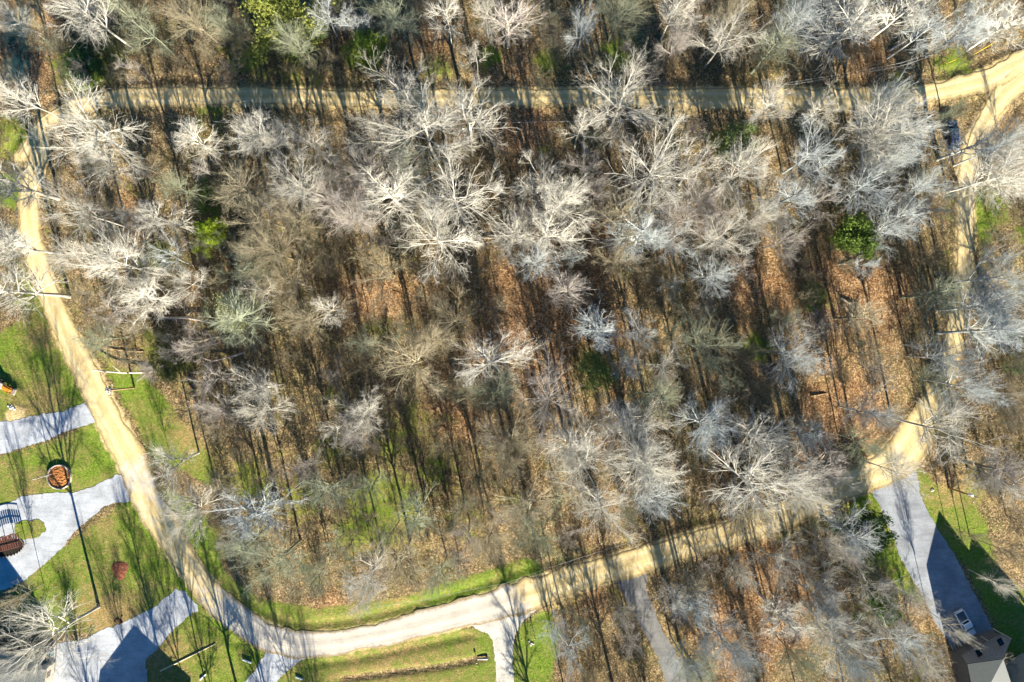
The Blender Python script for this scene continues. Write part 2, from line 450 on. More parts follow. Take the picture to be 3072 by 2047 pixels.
def lane_sheet(name, key, z, mat):
    c, w, ex = LANES[key]
    t = np.gradient(c, axis=0); t /= np.linalg.norm(t, axis=1)[:, None] + 1e-9
    nrm = np.stack([-t[:, 1], t[:, 0]], 1)
    n = len(c); K = 13
    jl = jitter1(n, 0.24, 3 + len(key), (12, 5, 2)); jr = jitter1(n, 0.24, 5 + len(key), (12, 5, 2))
    us = np.linspace(-1, 1, K)
    s = np.concatenate([[0], np.cumsum(np.linalg.norm(np.diff(c, axis=0), axis=1))])
    V = np.zeros((n, K, 3)); UV = np.zeros((n, K, 2)); E = np.zeros((n, K))
    for k, u in enumerate(us):
        off = u * w + (jl if u < 0 else jr) * abs(u) ** 3
        V[:, k, :2] = c + nrm * off[:, None]
        V[:, k, 2] = z - 0.03 * math.exp(-((abs(u) - 0.5) / 0.14) ** 2) + 0.02 * math.exp(-(u / 0.2) ** 2)
        V[:, k, 2] = np.maximum(V[:, k, 2], z - 0.03) - (0.0 if abs(u) < 0.99 else 0.03)
        UV[:, k, 0] = u; UV[:, k, 1] = s
        E[:, k] = abs(u) ** 2.2
    idx = np.arange(n * K).reshape(n, K)
    q = np.stack([idx[:-1, :-1], idx[1:, :-1], idx[1:, 1:], idx[:-1, 1:]], -1).reshape(-1, 4)[:, ::-1]
    me = np_mesh(name, V.reshape(-1, 3), [q], [mat], True)
    uvl = me.uv_layers.new(name='UVMap')
    li = np.empty(len(me.loops), dtype=np.int32); me.loops.foreach_get('vertex_index', li)
    uvl.data.foreach_set('uv', UV.reshape(-1, 2)[li].astype(np.float32).ravel())
    for nm, arr in (('edge', E.ravel()), ('gravel', np.repeat(ex, K))):
        a = me.attributes.new(nm, 'FLOAT', 'POINT'); a.data.foreach_set('value', arr.astype(np.float32))
    return link(name, me)

DRIVES = [
    ('gravel_driveway', SP('D', (-60, 1315), (60, 1308), (250, 1270), (430, 1240), (520, 1200), (565, 1185), (600, 1220), (680, 1240), (760, 1300), (700, 1330), (640, 1318), (540, 1345), (440, 1380), (300, 1440), (150, 1490), (-60, 1545)), GRAVEL, 0.008),
    ('gravel_driveway', SP('G', (770, 170), (745, 200), (690, 222), (620, 255), (540, 285), (300, 300), (150, 320), (40, 365), (-60, 390), (-60, 960), (30, 945), (130, 905), (180, 870), (300, 775), (420, 660), (500, 560), (600, 470), (700, 390), (800, 357), (870, 352), (915, 385), (960, 450), (1000, 400), (900, 260), (850, 190)), GRAVEL, 0.012),
    ('gravel_driveway', SP('G', (1180, 945), (1250, 965), (1330, 1050), (1330, 1090), (1260, 1130), (1180, 1200), (1120, 1270), (1060, 1345), (1000, 1400), (975, 1440), (1000, 1568), (1010, 1700), (200, 1700), (180, 1560), (290, 1430), (380, 1310), (560, 1280), (700, 1215), (770, 1190), (870, 1150), (960, 1100), (1060, 1050), (1110, 1000)), GRAVEL, 0.008),
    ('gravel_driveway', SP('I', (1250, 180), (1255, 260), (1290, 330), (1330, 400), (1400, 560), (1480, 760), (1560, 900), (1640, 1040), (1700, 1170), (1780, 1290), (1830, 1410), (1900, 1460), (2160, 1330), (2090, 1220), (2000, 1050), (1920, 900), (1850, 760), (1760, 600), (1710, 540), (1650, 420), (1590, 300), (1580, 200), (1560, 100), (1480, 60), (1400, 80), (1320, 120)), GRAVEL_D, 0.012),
    ('gravel_driveway', SP('H', (800, 1150), (900, 1205), (985, 1240), (1022, 1320), (1040, 1450), (1035, 1700), (1165, 1700), (1152, 1450), (1150, 1340), (1190, 1200), (1270, 1105), (1400, 1030), (1200, 1000), (1050, 1060)), make_gravel('cream_gravel', 0.50, (1.04, 0.99, 0.86)), 0.016),
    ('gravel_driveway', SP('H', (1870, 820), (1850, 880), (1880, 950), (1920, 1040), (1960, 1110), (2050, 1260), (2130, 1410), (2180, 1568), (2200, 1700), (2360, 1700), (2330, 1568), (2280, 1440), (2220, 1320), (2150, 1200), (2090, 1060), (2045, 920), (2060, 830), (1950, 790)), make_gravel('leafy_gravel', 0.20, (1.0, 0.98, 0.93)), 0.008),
    ('gravel_driveway', SP('G', (1800, 1330), (1770, 1395), (1720, 1480), (1640, 1570), (1600, 1700), (1810, 1700), (1850, 1570), (1910, 1515), (1990, 1440), (2100, 1390), (1960, 1320)), GRAVEL, 0.008),
]

def inside(poly, X, Y):
    r = np.zeros(X.shape, bool); n = len(poly); j = n - 1
    for i in range(n):
        xi, yi = poly[i]; xj, yj = poly[j]
        c = ((yi > Y) != (yj > Y)) & (X < (xj - xi) * (Y - yi) / (yj - yi + 1e-12) + xi)
        r ^= c; j = i
    return r

def polydist(poly, X, Y):
    d = np.full(X.shape, 1e9); n = len(poly)
    for i in range(n):
        a = np.array(poly[i]); b = np.array(poly[(i + 1) % n]); ab = b - a
        t = np.clip(((X - a[0]) * ab[0] + (Y - a[1]) * ab[1]) / (ab @ ab + 1e-9), 0, 1)
        d = np.minimum(d, np.hypot(X - a[0] - t * ab[0], Y - a[1] - t * ab[1]))
    return np.where(inside(poly, X, Y), -d, d)

def wpoly(pts): return [tuple(W(*p)[:2]) for p in pts]

def lanedist(X, Y):
    d = np.full(X.shape, 1e9)
    for key, (c, w, ex) in LANES.items():
        cc = c[::4]; ww = w[::4]
        for i in range(0, len(cc)):
            x0, y0 = cc[i]
            d = np.minimum(d, np.hypot(X - x0, Y - y0) - ww[i])
    return d

LAWNS = [
    [(-80, 1000), (0, 1000), (60, 965), (130, 960), (165, 1040), (220, 1150), (250, 1230), (200, 1280), (-80, 1280)],
    [(-80, 1350), (0, 1370), (200, 1310), (310, 1260), (345, 1330), (350, 1430), (240, 1480), (20, 1530), (-80, 1540)],
    [(45, 1760), (265, 1585), (400, 1495), (460, 1530), (520, 1650), (600, 1770), (600, 1880), (300, 1900), (40, 1900)],
    [(330, 1110), (400, 1230), (470, 1370), (560, 1420), (640, 1460), (640, 1380), (560, 1280), (480, 1180), (420, 1120)],
    [(470, 1480), (560, 1500), (650, 1600), (660, 1720), (760, 1800), (960, 1830), (1200, 1800), (1450, 1720), (1580, 1680), (1620, 1720), (1450, 1790), (1100, 1890), (900, 1900), (700, 1820), (560, 1660)],
    [(700, 2100), (860, 1985), (1024, 1965), (1250, 1915), (1400, 1895), (1460, 1900), (1490, 1980), (1480, 2100)],
    [(1535, 1960), (1560, 1890), (1640, 1850), (1680, 1900), (1640, 2100), (1540, 2100)],
    [(400, 2100), (430, 1960), (520, 1870), (590, 1830), (680, 1880), (780, 1960), (720, 2100)],
    [(2600, 1470), (2630, 1510), (2700, 1650), (2760, 1800), (2700, 1780), (2620, 1640), (2560, 1540)],
    [(2745, 1420), (2830, 1460), (2900, 1480), (2950, 1560), (2990, 1700), (3100, 1800), (3100, 2100), (3020, 2100), (3000, 1900), (2900, 1700), (2790, 1560)],
    [(40, 1560), (120, 1552), (140, 1590), (110, 1620), (45, 1625)],
]
BLOBS = [  # mossy, weedy forest floor: photo x, y, radius, strength
    (1000, 1350, 90, .45), (900, 1500, 110, .5), (1180, 1330, 90, .5), (1400, 1560, 110, .4), (480, 760, 100, .45), (400, 560, 80, .35), (760, 820, 80, .4), (830, 1100, 80, .35), (1000, 1200, 70, .35), (1450, 1350, 60, .35), (1330, 1700, 80, .35), (2450, 1750, 80, .35), (1950, 1450, 60, .3),
    (250, 200, 110, .75), (330, 160, 90, .6), (480, 100, 90, .4), (760, 150, 130, .55), (900, 220, 120, .45), (640, 340, 90, .5), (1090, 160, 60, .9), (1210, 30, 60, .35),
    (1470, 170, 60, .6), (1640, 180, 60, .6), (1850, 160, 90, .55), (1300, 200, 80, .5), (30, 400, 110, .6), (30, 560, 60, .7), (190, 450, 60, .3), (640, 600, 80, .7), (560, 690, 90, .4), (800, 760, 120, .4), (700, 900, 110, .3),
    (450, 1060, 130, .45), (560, 1080, 90, .4), (1130, 980, 60, .5), (1240, 1270, 150, .45), (1300, 1400, 120, .5), (1150, 1530, 150, .75), (1080, 1600, 120, .6), (1240, 1120, 80, .35), (760, 1450, 120, .55), (850, 1380, 100, .3), (640, 1620, 90, .5),
    (1300, 1500, 90, .4), (1540, 1500, 60, .4), (950, 1700, 100, .4), (2440, 890, 60, .7), (2270, 1040, 60, .7), (2870, 200, 90, .6), (2700, 260, 70, .5), (2980, 620, 100, .5), (3060, 700, 60, .5), (3050, 1090, 50, .6), (2200, 450, 80, .5),
    (2600, 1650, 120, .6), (2650, 1830, 80, .5), (2900, 1480, 80, .6), (1700, 640, 50, .4), (1900, 800, 60, .3), (1640, 450, 40, .5), (2610, 470, 60, .4), (2560, 1000, 50, .3), (2320, 640, 60, .3), (2100, 2000, 100, .35), (2750, 2000, 100, .4), (540, 800, 70, .35), (80, 900, 80, .5)]
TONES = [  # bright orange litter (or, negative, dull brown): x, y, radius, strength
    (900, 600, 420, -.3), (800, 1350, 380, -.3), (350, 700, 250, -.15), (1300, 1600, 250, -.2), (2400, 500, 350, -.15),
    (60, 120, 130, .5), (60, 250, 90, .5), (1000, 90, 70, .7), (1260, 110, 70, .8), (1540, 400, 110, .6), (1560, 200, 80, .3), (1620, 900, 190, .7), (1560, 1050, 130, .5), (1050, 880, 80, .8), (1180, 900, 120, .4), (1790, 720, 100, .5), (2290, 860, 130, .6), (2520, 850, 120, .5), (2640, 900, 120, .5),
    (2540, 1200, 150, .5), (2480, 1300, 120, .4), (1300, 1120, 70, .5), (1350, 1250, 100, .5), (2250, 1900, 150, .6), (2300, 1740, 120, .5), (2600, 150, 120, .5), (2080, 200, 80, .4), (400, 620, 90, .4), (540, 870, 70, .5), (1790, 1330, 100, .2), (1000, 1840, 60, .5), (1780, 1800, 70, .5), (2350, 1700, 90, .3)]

def ground_build():
    step = 0.5
    xs = np.arange(-118, 118.01, step); ys = np.arange(-92, 92.01, step)
    X, Y = np.meshgrid(xs, ys)
    shp = X.shape
    d = lanedist(X, Y)
    dd = np.full(shp, 1e9)
    for nm, poly, m, z in DRIVES: dd = np.minimum(dd, polydist(wpoly(poly), X, Y))
    # height field: gentle swells, ditches along the lanes
    def vnoise(scale, seed):
        r = np.random.default_rng(seed); gx = int(240 / scale) + 4; gy = int(190 / scale) + 4
        g = r.normal(0, 1, (gy, gx)); u = (X + 120) / scale; v = (Y + 95) / scale
        i = u.astype(int); j = v.astype(int); fu = u - i; fv = v - j; fu = fu * fu * (3 - 2 * fu); fv = fv * fv * (3 - 2 * fv)
        return (g[j, i] * (1 - fu) + g[j, i + 1] * fu) * (1 - fv) + (g[j + 1, i] * (1 - fu) + g[j + 1, i + 1] * fu) * fv
    dall = np.minimum(d, dd)
    away = np.clip((dall - 0.3) / 3.5, 0, 1)
    lawn = np.full(shp, 1e9)
    for L in LAWNS: lawn = np.minimum(lawn, polydist(wpoly(L), X, Y))
    soft = np.clip(lawn / 4 + 0.35, 0.25, 1)
    Z = away * soft * (0.22 * vnoise(14, 1) + 0.10 * vnoise(5, 2) + 0.06 * vnoise(2.1, 3) + 0.035 * vnoise(1.0, 4))
    Z -= 0.28 * np.exp(-((d - 1.6) / 0.8) ** 2) * np.clip((dd - 0.5) / 1.5, 0, 1)
    # leaf-filled ditch through the lower lawn
    def segd(a, b):
        a = np.array(W(*a)[:2]); b = np.array(W(*b)[:2]); ab = b - a
        t = np.clip(((X - a[0]) * ab[0] + (Y - a[1]) * ab[1]) / (ab @ ab), 0, 1)
        return np.hypot(X - a[0] - t * ab[0], Y - a[1] - t * ab[1])
    dit = np.minimum(segd((1455, 1974), (1330, 2000)), segd((1330, 2000), (1030, 2038)))
    Z -= 0.35 * np.exp(-(dit / 0.55) ** 2)
    Z = np.where(dall < 0.3, -0.03, Z - 0.01)
    grass = 0.5 - lawn / 3.0
    grass = np.clip(grass, 0, 1) * 1.1
    for x, y, r, s_ in BLOBS:
        c = W(x, y); g = s_ * 1.15 * np.exp(-((X - c[0]) ** 2 + (Y - c[1]) ** 2) / (r / PPM) ** 2)
        grass = np.maximum(grass, g)
    grass = grass + 0.35 * np.exp(-((d - 1.5) / 2.0) ** 2) * (Y < 30)
    grass -= 1.0 * np.exp(-(dit / 0.9) ** 2)
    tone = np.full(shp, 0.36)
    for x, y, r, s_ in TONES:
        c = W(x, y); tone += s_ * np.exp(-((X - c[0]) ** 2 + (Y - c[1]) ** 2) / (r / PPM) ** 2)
    sand = np.maximum(0.80 * np.exp(-np.clip(d, 0, None) / 1.0), 0.45 * np.exp(-np.clip(dd, 0, None) / 0.5))
    for x, y, r, s_ in ((150, 352, 40, .5), (45, 1252, 50, .9), (300, 1290, 30, .7), (60, 60, 120, .75), (40, 210, 90, .7), (100, 330, 60, .6), (2790, 360, 26, .55), (2810, 430, 24, .35), (2800, 1250, 30, .6), (2812, 1120, 26, .55), (2815, 960, 22, .5), (2812, 820, 20, .45), (1640, 1840, 40, .4), (610, 1860, 20, .4), (230, 1600, 30, .5), (3050, 1720, 50, .5)):
        c = W(x, y); sand = np.maximum(sand, s_ * np.exp(-((X - c[0]) ** 2 + (Y - c[1]) ** 2) / (r / PPM) ** 2))
    worn = np.zeros(shp)
    for x, y, r, s_ in ((100, 1240, 120, .7), (90, 1440, 60, .6), (300, 1560, 90, .6), (330, 1850, 120, .9), (1150, 2000, 260, .55), (560, 1320, 120, .5), (480, 1960, 120, .7), (2860, 1450, 90, .7), (1100, 1850, 300, .3), (3040, 1700, 80, .8), (130, 1010, 60, .6)):
        c = W(x, y); worn = np.maximum(worn, s_ * np.exp(-((X - c[0]) ** 2 + (Y - c[1]) ** 2) / (r / PPM) ** 2))
    # skirt reaching far beyond the picture
    ny, nx = shp
    V = np.stack([X, Y, Z], -1).reshape(-1, 3)
    idx = np.arange(ny * nx).reshape(ny, nx)
    q = np.stack([idx[:-1, :-1], idx[:-1, 1:], idx[1:, 1:], idx[1:, :-1]], -1).reshape(-1, 4)
    border = np.concatenate([idx[0, :], idx[1:, -1], idx[-1, -2::-1], idx[-2:0:-1, 0]])
    bo = V[border].copy(); bo[:, :2] *= 12; bo[:, 2] = 0
    b0 = len(V); V = np.concatenate([V, bo]); nb = len(border)
    k = np.arange(nb); k2 = (k + 1) % nb
    q2 = np.stack([border[k], b0 + k, b0 + k2, border[k2]], -1)
    me = np_mesh('forest_floor', V, [q, q2], [GROUND], True)
    for nm, arr in (('grass', grass), ('tone', tone), ('sand', sand), ('worn', worn)):
        full = np.concatenate([arr.ravel(), np.full(nb, 0.3 if nm == 'tone' else 0.0)])
        a = me.attributes.new(nm, 'FLOAT', 'POINT'); a.data.foreach_set('value', full.astype(np.float32))
    o = link('ground', me)
    tag(o, kind='structure')
    return xs, ys, Z
GX, GY, GZ = ground_build()
def gz(x, y):
    i = int(np.clip((x - GX[0]) / 0.5, 0, len(GX) - 1)); j = int(np.clip((y - GY[0]) / 0.5, 0, len(GY) - 1))
    return float(GZ[j, i])
def G(px, py, dz=0.0):
    p = W(px, py); return Vector((p.x, p.y, gz(p.x, p.y) + dz))

tag(lane_sheet('road', 'loop', 0.050, SAND), kind='structure')
tag(lane_sheet('road', 'upper', 0.058, SAND), kind='structure')

from mathutils.geometry import tessellate_polygon
def drive_sheet(name, poly, mat, z, seed):
    P = [np.array(W(*p)[:2]) for p in poly]
    r = random.Random(seed); out = []
    n = len(P)
    for i in range(n):
        a, b = P[i], P[(i + 1) % n]
        m = max(1, int(np.linalg.norm(b - a) / 0.45)); nrm = np.array([-(b - a)[1], (b - a)[0]]); nrm = nrm / (np.linalg.norm(nrm) + 1e-9)
        for k in range(m):
            out.append(a + (b - a) * k / m + nrm * (r.gauss(0, 0.09) + 0.08 * math.sin(i * 3 + k * 0.5)))
    vs = [Vector((p[0], p[1], z)) for p in out]
    tris = tessellate_polygon([vs])
    me = np_mesh(name, [tuple(v) for v in vs], [np.array([t if (Vector(vs[t[1]]) - vs[t[0]]).cross(vs[t[2]] - vs[t[0]]).z > 0 else t[::-1] for t in tris])], [mat])
    return link(name, me)
for i, (nm, poly, m, z) in enumerate(DRIVES):
    tag(drive_sheet(nm, poly, m, z, i), kind='structure')

isl = drive_sheet('grass_island', SP('G', (100, 505), (180, 482), (268, 470), (300, 520), (312, 545), (260, 590), (160, 615), (105, 575)), GROUND, 0.055, 77)
for nm_, v_ in (('grass', 1.0), ('worn', 0.0), ('tone', 0.3), ('sand', 0.0)):
    a_ = isl.data.attributes.new(nm_, 'FLOAT', 'POINT'); a_.data.foreach_set('value', np.full(len(isl.data.vertices), v_, dtype=np.float32))
tag(isl, kind='structure')

# ---------------------------------------------------------------- trees
def unit(v): return v / (np.linalg.norm(v, axis=-1, keepdims=True) + 1e-9)

def grow(st, dr, ln, nseg, wob, up, r):
    """polylines (B, nseg+1, 3) from starts, directions and lengths"""
    B = len(st); pts = np.zeros((B, nseg + 1, 3)); pts[:, 0] = st; d = unit(dr)
    for k in range(nseg):
        d = unit(d + r.normal(0, wob, (B, 3)) + np.array([0, 0, up]))
        pts[:, k + 1] = pts[:, k] + d * (ln / nseg)[:, None]
    return pts

def kids(pts, rad, n, tlo, thi, alo, ahi, flen, r, parent_len, fr=0.6):
    """n children on every parent polyline"""
    B, M, _ = pts.shape; nseg = M - 1
    t = r.uniform(tlo, thi, (B, n)); t.sort(axis=1)
    x = t * nseg; i = np.minimum(x.astype(int), nseg - 1); f = (x - i)[..., None]
    bi = np.arange(B)[:, None]
    p = pts[bi, i] * (1 - f) + pts[bi, i + 1] * f
    tg = unit(pts[bi, i + 1] - pts[bi, i])
    rr = rad[bi, i] * (1 - f[..., 0]) + rad[bi, i + 1] * f[..., 0]
    rv = unit(np.cross(tg, r.normal(0, 1, tg.shape)))
    ang = np.radians(r.uniform(alo, ahi, (B, n)))[..., None]
    d = tg * np.cos(ang) + rv * np.sin(ang)
    ln = parent_len[:, None] * flen * (1.15 - 0.65 * t) * r.uniform(0.55, 1.3, (B, n))
    return p.reshape(-1, 3), d.reshape(-1, 3), ln.ravel(), (rr * fr).ravel(), np.repeat(np.arange(B), n)

def taper(r0, nseg, end=0.25):
    return r0[:, None] * np.linspace(1, end, nseg + 1)[None, :] ** 0.9

def tube_np(pts, rad, S):
    B, M, _ = pts.shape
    tg = np.empty_like(pts); tg[:, 1:-1] = pts[:, 2:] - pts[:, :-2]; tg[:, 0] = pts[:, 1] - pts[:, 0]; tg[:, -1] = pts[:, -1] - pts[:, -2]
    tg = unit(tg)
    ref = np.where(np.abs(tg[:, :1, 2:3]) < 0.8, np.array([[[0, 0, 1.0]]]), np.array([[[1.0, 0, 0]]]))
    a = unit(np.cross(tg, ref)); b = np.cross(tg, a)
    q = np.arange(S) * 2 * np.pi / S
    ring = pts[:, :, None] + rad[:, :, None, None] * (a[:, :, None] * np.cos(q)[:, None] + b[:, :, None] * np.sin(q)[:, None])
    idx = np.arange(B * M * S).reshape(B, M, S); nx = np.roll(idx, -1, axis=2)
    f = np.stack([idx[:, :-1], nx[:, :-1], nx[:, 1:], idx[:, 1:]], -1).reshape(-1, 4)
    return ring.reshape(-1, 3), f

def merge(parts):
    vs = []; fs = []; b = 0
    for v, f in parts:
        vs.append(v); fs.append(f + b); b += len(v)
    return np.concatenate(vs), [np.concatenate(fs)]

STYLES = {
    #            trunk top, boughs, t range, angle range, bough len, up, twig density, wobble
    'spread': dict(top=.80, nb=10, t=(.42, .98), a=(32, 74), bl=.46, up=.012, n2=9, n3=7, n4=3, wob=.06),
    'fan':    dict(top=.78, nb=13, t=(.38, .99), a=(22, 60), bl=.47, up=.0, n2=10, n3=7, n4=3, wob=.03),
    'gnarl':  dict(top=.70, nb=8, t=(.46, .99), a=(35, 72), bl=.45, up=.02, n2=9, n3=7, n4=3, wob=.10),
    'column': dict(top=.92, nb=13, t=(.35, .98), a=(30, 55), bl=.27, up=.03, n2=7, n3=6, n4=3, wob=.07),
    'sapling': dict(top=.80, nb=11, t=(.15, .98), a=(25, 66), bl=.42, up=.02, n2=7, n3=5, n4=3, wob=.07),
}
def tree_variant(name, style, seed):
    r = np.random.default_rng(seed); s = STYLES[style]; H = 20.0
    r0 = .29 if style != 'sapling' else .22
    rf = 1.0 if style != 'sapling' else 2.3
    tl = H * s['top']
    tr = grow(np.array([[0, 0, -0.5]]), np.array([[r.normal(0, .04), r.normal(0, .04), 1]]), np.array([tl + .5]), 12, .035 + s['wob'] * .12, .10, r)
    trad = taper(np.array([r0]), 12, .30); trad[0, 0] *= 1.35
    nb = s['nb']
    p, d, ln, rr, _ = kids(tr, trad, nb, s['t'][0], s['t'][1], s['a'][0], s['a'][1], 1.0, r, np.array([H * s['bl']]), .62)
    # spread the boughs around the trunk
    az = np.arange(nb) * 2.4 + r.uniform(-.5, .5, nb); hz = np.hypot(d[:, 0], d[:, 1]); d[:, 0] = np.cos(az) * hz; d[:, 1] = np.sin(az) * hz
    tt = (p[:, 2] / tl); ln = H * s['bl'] * (1.15 - .55 * np.clip((tt - .4) / .6, 0, 1)) * r.uniform(.75, 1.2, nb)
    B1 = grow(p, d, ln, 8, s['wob'], s['up'], r); R1 = taper(np.maximum(rr, .05 * rf), 8, .22)
    p2, d2, l2, r2, own2 = kids(B1, R1, s['n2'], .05, .96, 22, 52, .60, r, ln, .62)
    # short boughs round the leader close the middle of the crown
    q2, e2, m2_, s2, _ = kids(tr, trad, 12, .70, 1.0, 15, 65, 1.0, r, np.array([H * s['bl'] * .5]), .35)
    p2 = np.concatenate([p2, q2]); d2 = np.concatenate([d2, e2]); l2 = np.concatenate([l2, r.uniform(.35, .6, 12) * H * s['bl'] * .62]); r2 = np.concatenate([r2, s2 * .6]); own2 = np.concatenate([own2, np.full(12, -1)])
    B2 = grow(p2, d2, l2, 5, s['wob'] * 1.1, s['up'] * .8, r); R2 = taper(np.maximum(r2, .018 * rf), 5, .35)
    p3, d3, l3, r3, _ = kids(B2, R2, s['n3'], .06, .97, 20, 48, .55, r, l2, .62)
    B3 = grow(p3, d3, l3, 4, s['wob'] * 1.2, s['up'] * .6, r); R3 = taper(np.maximum(r3, .0095 * rf), 4, .45)
    p4, d4, l4, r4, _ = kids(B3, R3, s['n4'], .08, .98, 18, 46, .68, r, l3, .7)
    l4 = np.maximum(l4, .35)
    B4 = grow(p4, d4, l4, 2, .12, .03, r); R4 = taper(np.maximum(r4, .0068 * rf), 2, .5)
    p5, d5, l5, r5, _ = kids(B4, R4, 1, .1, .95, 18, 45, .9, r, l4, .8)
    B5 = grow(p5, d5, np.maximum(l5, .25), 1, .1, 0, r); R5 = taper(np.maximum(r5, .0055 * rf), 1, .5)
    out = {'H': H}
    v, f = merge([tube_np(tr, trad, 8), tube_np(B2[own2 == -1], R2[own2 == -1], 4)]); out['trunk'] = np_mesh(name + '_trunk', v, f, [BARK], True)
    out['limb'] = []
    ng = nb; grp = np.arange(nb)
    for g in range(ng):
        m1 = grp == g; m2 = np.isin(own2, np.nonzero(m1)[0])
        v, f = merge([tube_np(B1[m1], R1[m1], 5), tube_np(B2[m2], R2[m2], 4)])
        out['limb'].append(np_mesh(name + '_limb', v, f, [BARK], True))
    v, f = merge([tube_np(B3, R3, 3), tube_np(B4, R4, 3), tube_np(B5, R5, 3)])
    out['twigs'] = np_mesh(name + '_twigs', v, f, [BARK])
    allp = B3.reshape(-1, 3)
    ctr = allp.mean(0); out['c'] = ctr
    out['R'] = float(np.percentile(np.hypot(allp[:, 0] - ctr[0], allp[:, 1] - ctr[1]), 90)) * 1.08
    out['top'] = float(B4[..., 2].max())
    return out

VAR = {}
for st, n in (('spread', 5), ('fan', 4), ('gnarl', 4), ('column', 2), ('sapling', 4)):
    VAR[st] = [tree_variant(st, st, 100 + 17 * k + len(st)) for k in range(n)]

def leafy_variant(name, seed, needle=False):
    r = np.random.default_rng(seed); H = 8.0
    tr = grow(np.array([[0, 0, -.3]]), np.array([[0, 0, 1.]]), np.array([H * .85]), 6, .05, .1, r); trad = taper(np.array([.13]), 6, .3)
    nb = 16
    p, d, ln, rr, _ = kids(tr, trad, nb, .25, 1, 35, 75, 1, r, np.array([3.6]), .5)
    az = np.arange(nb) * 2.4; hz = np.hypot(d[:, 0], d[:, 1]); d[:, 0] = np.cos(az) * hz; d[:, 1] = np.sin(az) * hz
    B1 = grow(p, d, ln, 5, .14, .06, r); R1 = taper(np.maximum(rr, .03), 5, .3)
    p2, d2, l2, r2, _ = kids(B1, R1, 7, .2, 1, 25, 70, .5, r, ln, .6)
    B2 = grow(p2, d2, l2, 3, .15, .04, r); R2 = taper(np.maximum(r2, .015), 3, .4)
    # leaves: small folded quads in clumps round the branch ends
    n = 7000
    k = r.integers(0, len(B2), n); t = r.uniform(.2, 1.05, n)[:, None]
    c = B2[k, 0] * (1 - t) + B2[k, -1] * t + r.normal(0, .26, (n, 3))
    a = unit(r.normal(0, 1, (n, 3))); b = unit(np.cross(a, r.normal(0, 1, (n, 3)))); w = r.uniform(.035, .085, n)[:, None]
    L = (.15 if needle else .11)
    V = np.stack([c - a * L, c - b * w, c + a * L, c + b * w], 1).reshape(-1, 3)
    Fq = np.arange(n * 4).reshape(n, 4)
    out = {'H': H}
    v, f = tube_np(tr, trad, 7); out['trunk'] = np_mesh(name + '_trunk', v, [f], [BARK], True)
    v, f = merge([tube_np(B1, R1, 4), tube_np(B2, R2, 3)]); out['limb'] = [np_mesh(name + '_limb', v, f, [BARK], True)]
    out['leaves'] = np_mesh(name + '_leaves', V, [Fq], [LEAF])
    out['c'] = c.mean(0); out['R'] = float(np.percentile(np.hypot(c[:, 0], c[:, 1]), 90))
    return out
LEAFY = [leafy_variant('leafy', 5), leafy_variant('leafy', 9, True)]

TONE = {'w': (.60, .57, .49), 's': (.46, .49, .48), 'g': (.30, .32, .22), 'b': (.38, .33, .22), 'l': (.42, .38, .34), 'd': (.18, .155, .11)}
TNAME = {'w': 'white-twigged', 's': 'silver-grey', 'g': 'grey-green', 'b': 'straw-coloured', 'l': 'pinkish-grey', 'd': 'dark brown'}

# landmarks used to say which tree is which
LM = [('the dark blue car', 2848, 406), ('the lane fork at upper right', 2985, 300), ('the round bright evergreen', 2558, 715), ('the green bush in mid-woods', 1795, 1105),
      ('the straw-coloured fan tree in mid-woods', 1480, 1105), ('the bush above the upper lane', 1105, 150), ('the yellow-green tree at the top', 850, 50), ('the yellow-green bush at left', 628, 702),
      ('the light bush below the upper lane', 2200, 430), ("the upper lane's left end", 170, 340), ('the left gravel driveway stub', 260, 1230), ('the round mulch bed', 180, 1430),
      ('the big leaning lower-left tree', 250, 1800), ('the curved trunk by the lower bend', 700, 1470), ('the long lawn log', 565, 1975), ('the cream driveway mouth', 1510, 1850),
      ('the blue-grey lower driveway', 1930, 1850), ('the white pickup truck', 2890, 1865), ('the right utility pole', 2845, 1463), ("the right lane's lower bend", 2740, 1300),
      ('the big white upper-lane tree', 1270, 380), ('the fallen trunks at left', 560, 990), ('the short pale woods log', 1480, 713), ('the middle of the top edge', 1650, 60),
      ('the top right corner', 2950, 60), ('the curve of the left lane', 100, 780), ('the lowest bend of the lane', 760, 1890), ('the orange clearing in mid-woods', 1580, 1000),
      ('the orange clearing at right', 2530, 1230), ('the sunny gap in the upper lane', 1540, 300), ('the dull olive bush at left', 505, 1085), ('the mossy patch near bottom', 1120, 1600),
      ('the striped shadows under the evergreen', 2600, 900), ('the middle of the left woods', 900, 760), ('the pit of dark shade at left', 900, 1290), ('the bottom edge right of centre', 2280, 1990),
      ('the dark ditch by the lane', 1620, 1640), ('the top left corner', 80, 80)]
DIRS = ['right of', 'upper right of', 'above', 'upper left of', 'left of', 'lower left of', 'below', 'lower right of']
ORD = ['nearest'] + [w + ' nearest' for w in ('second third fourth fifth sixth seventh eighth ninth tenth eleventh twelfth thirteenth fourteenth fifteenth sixteenth seventeenth eighteenth nineteenth twentieth').split()]

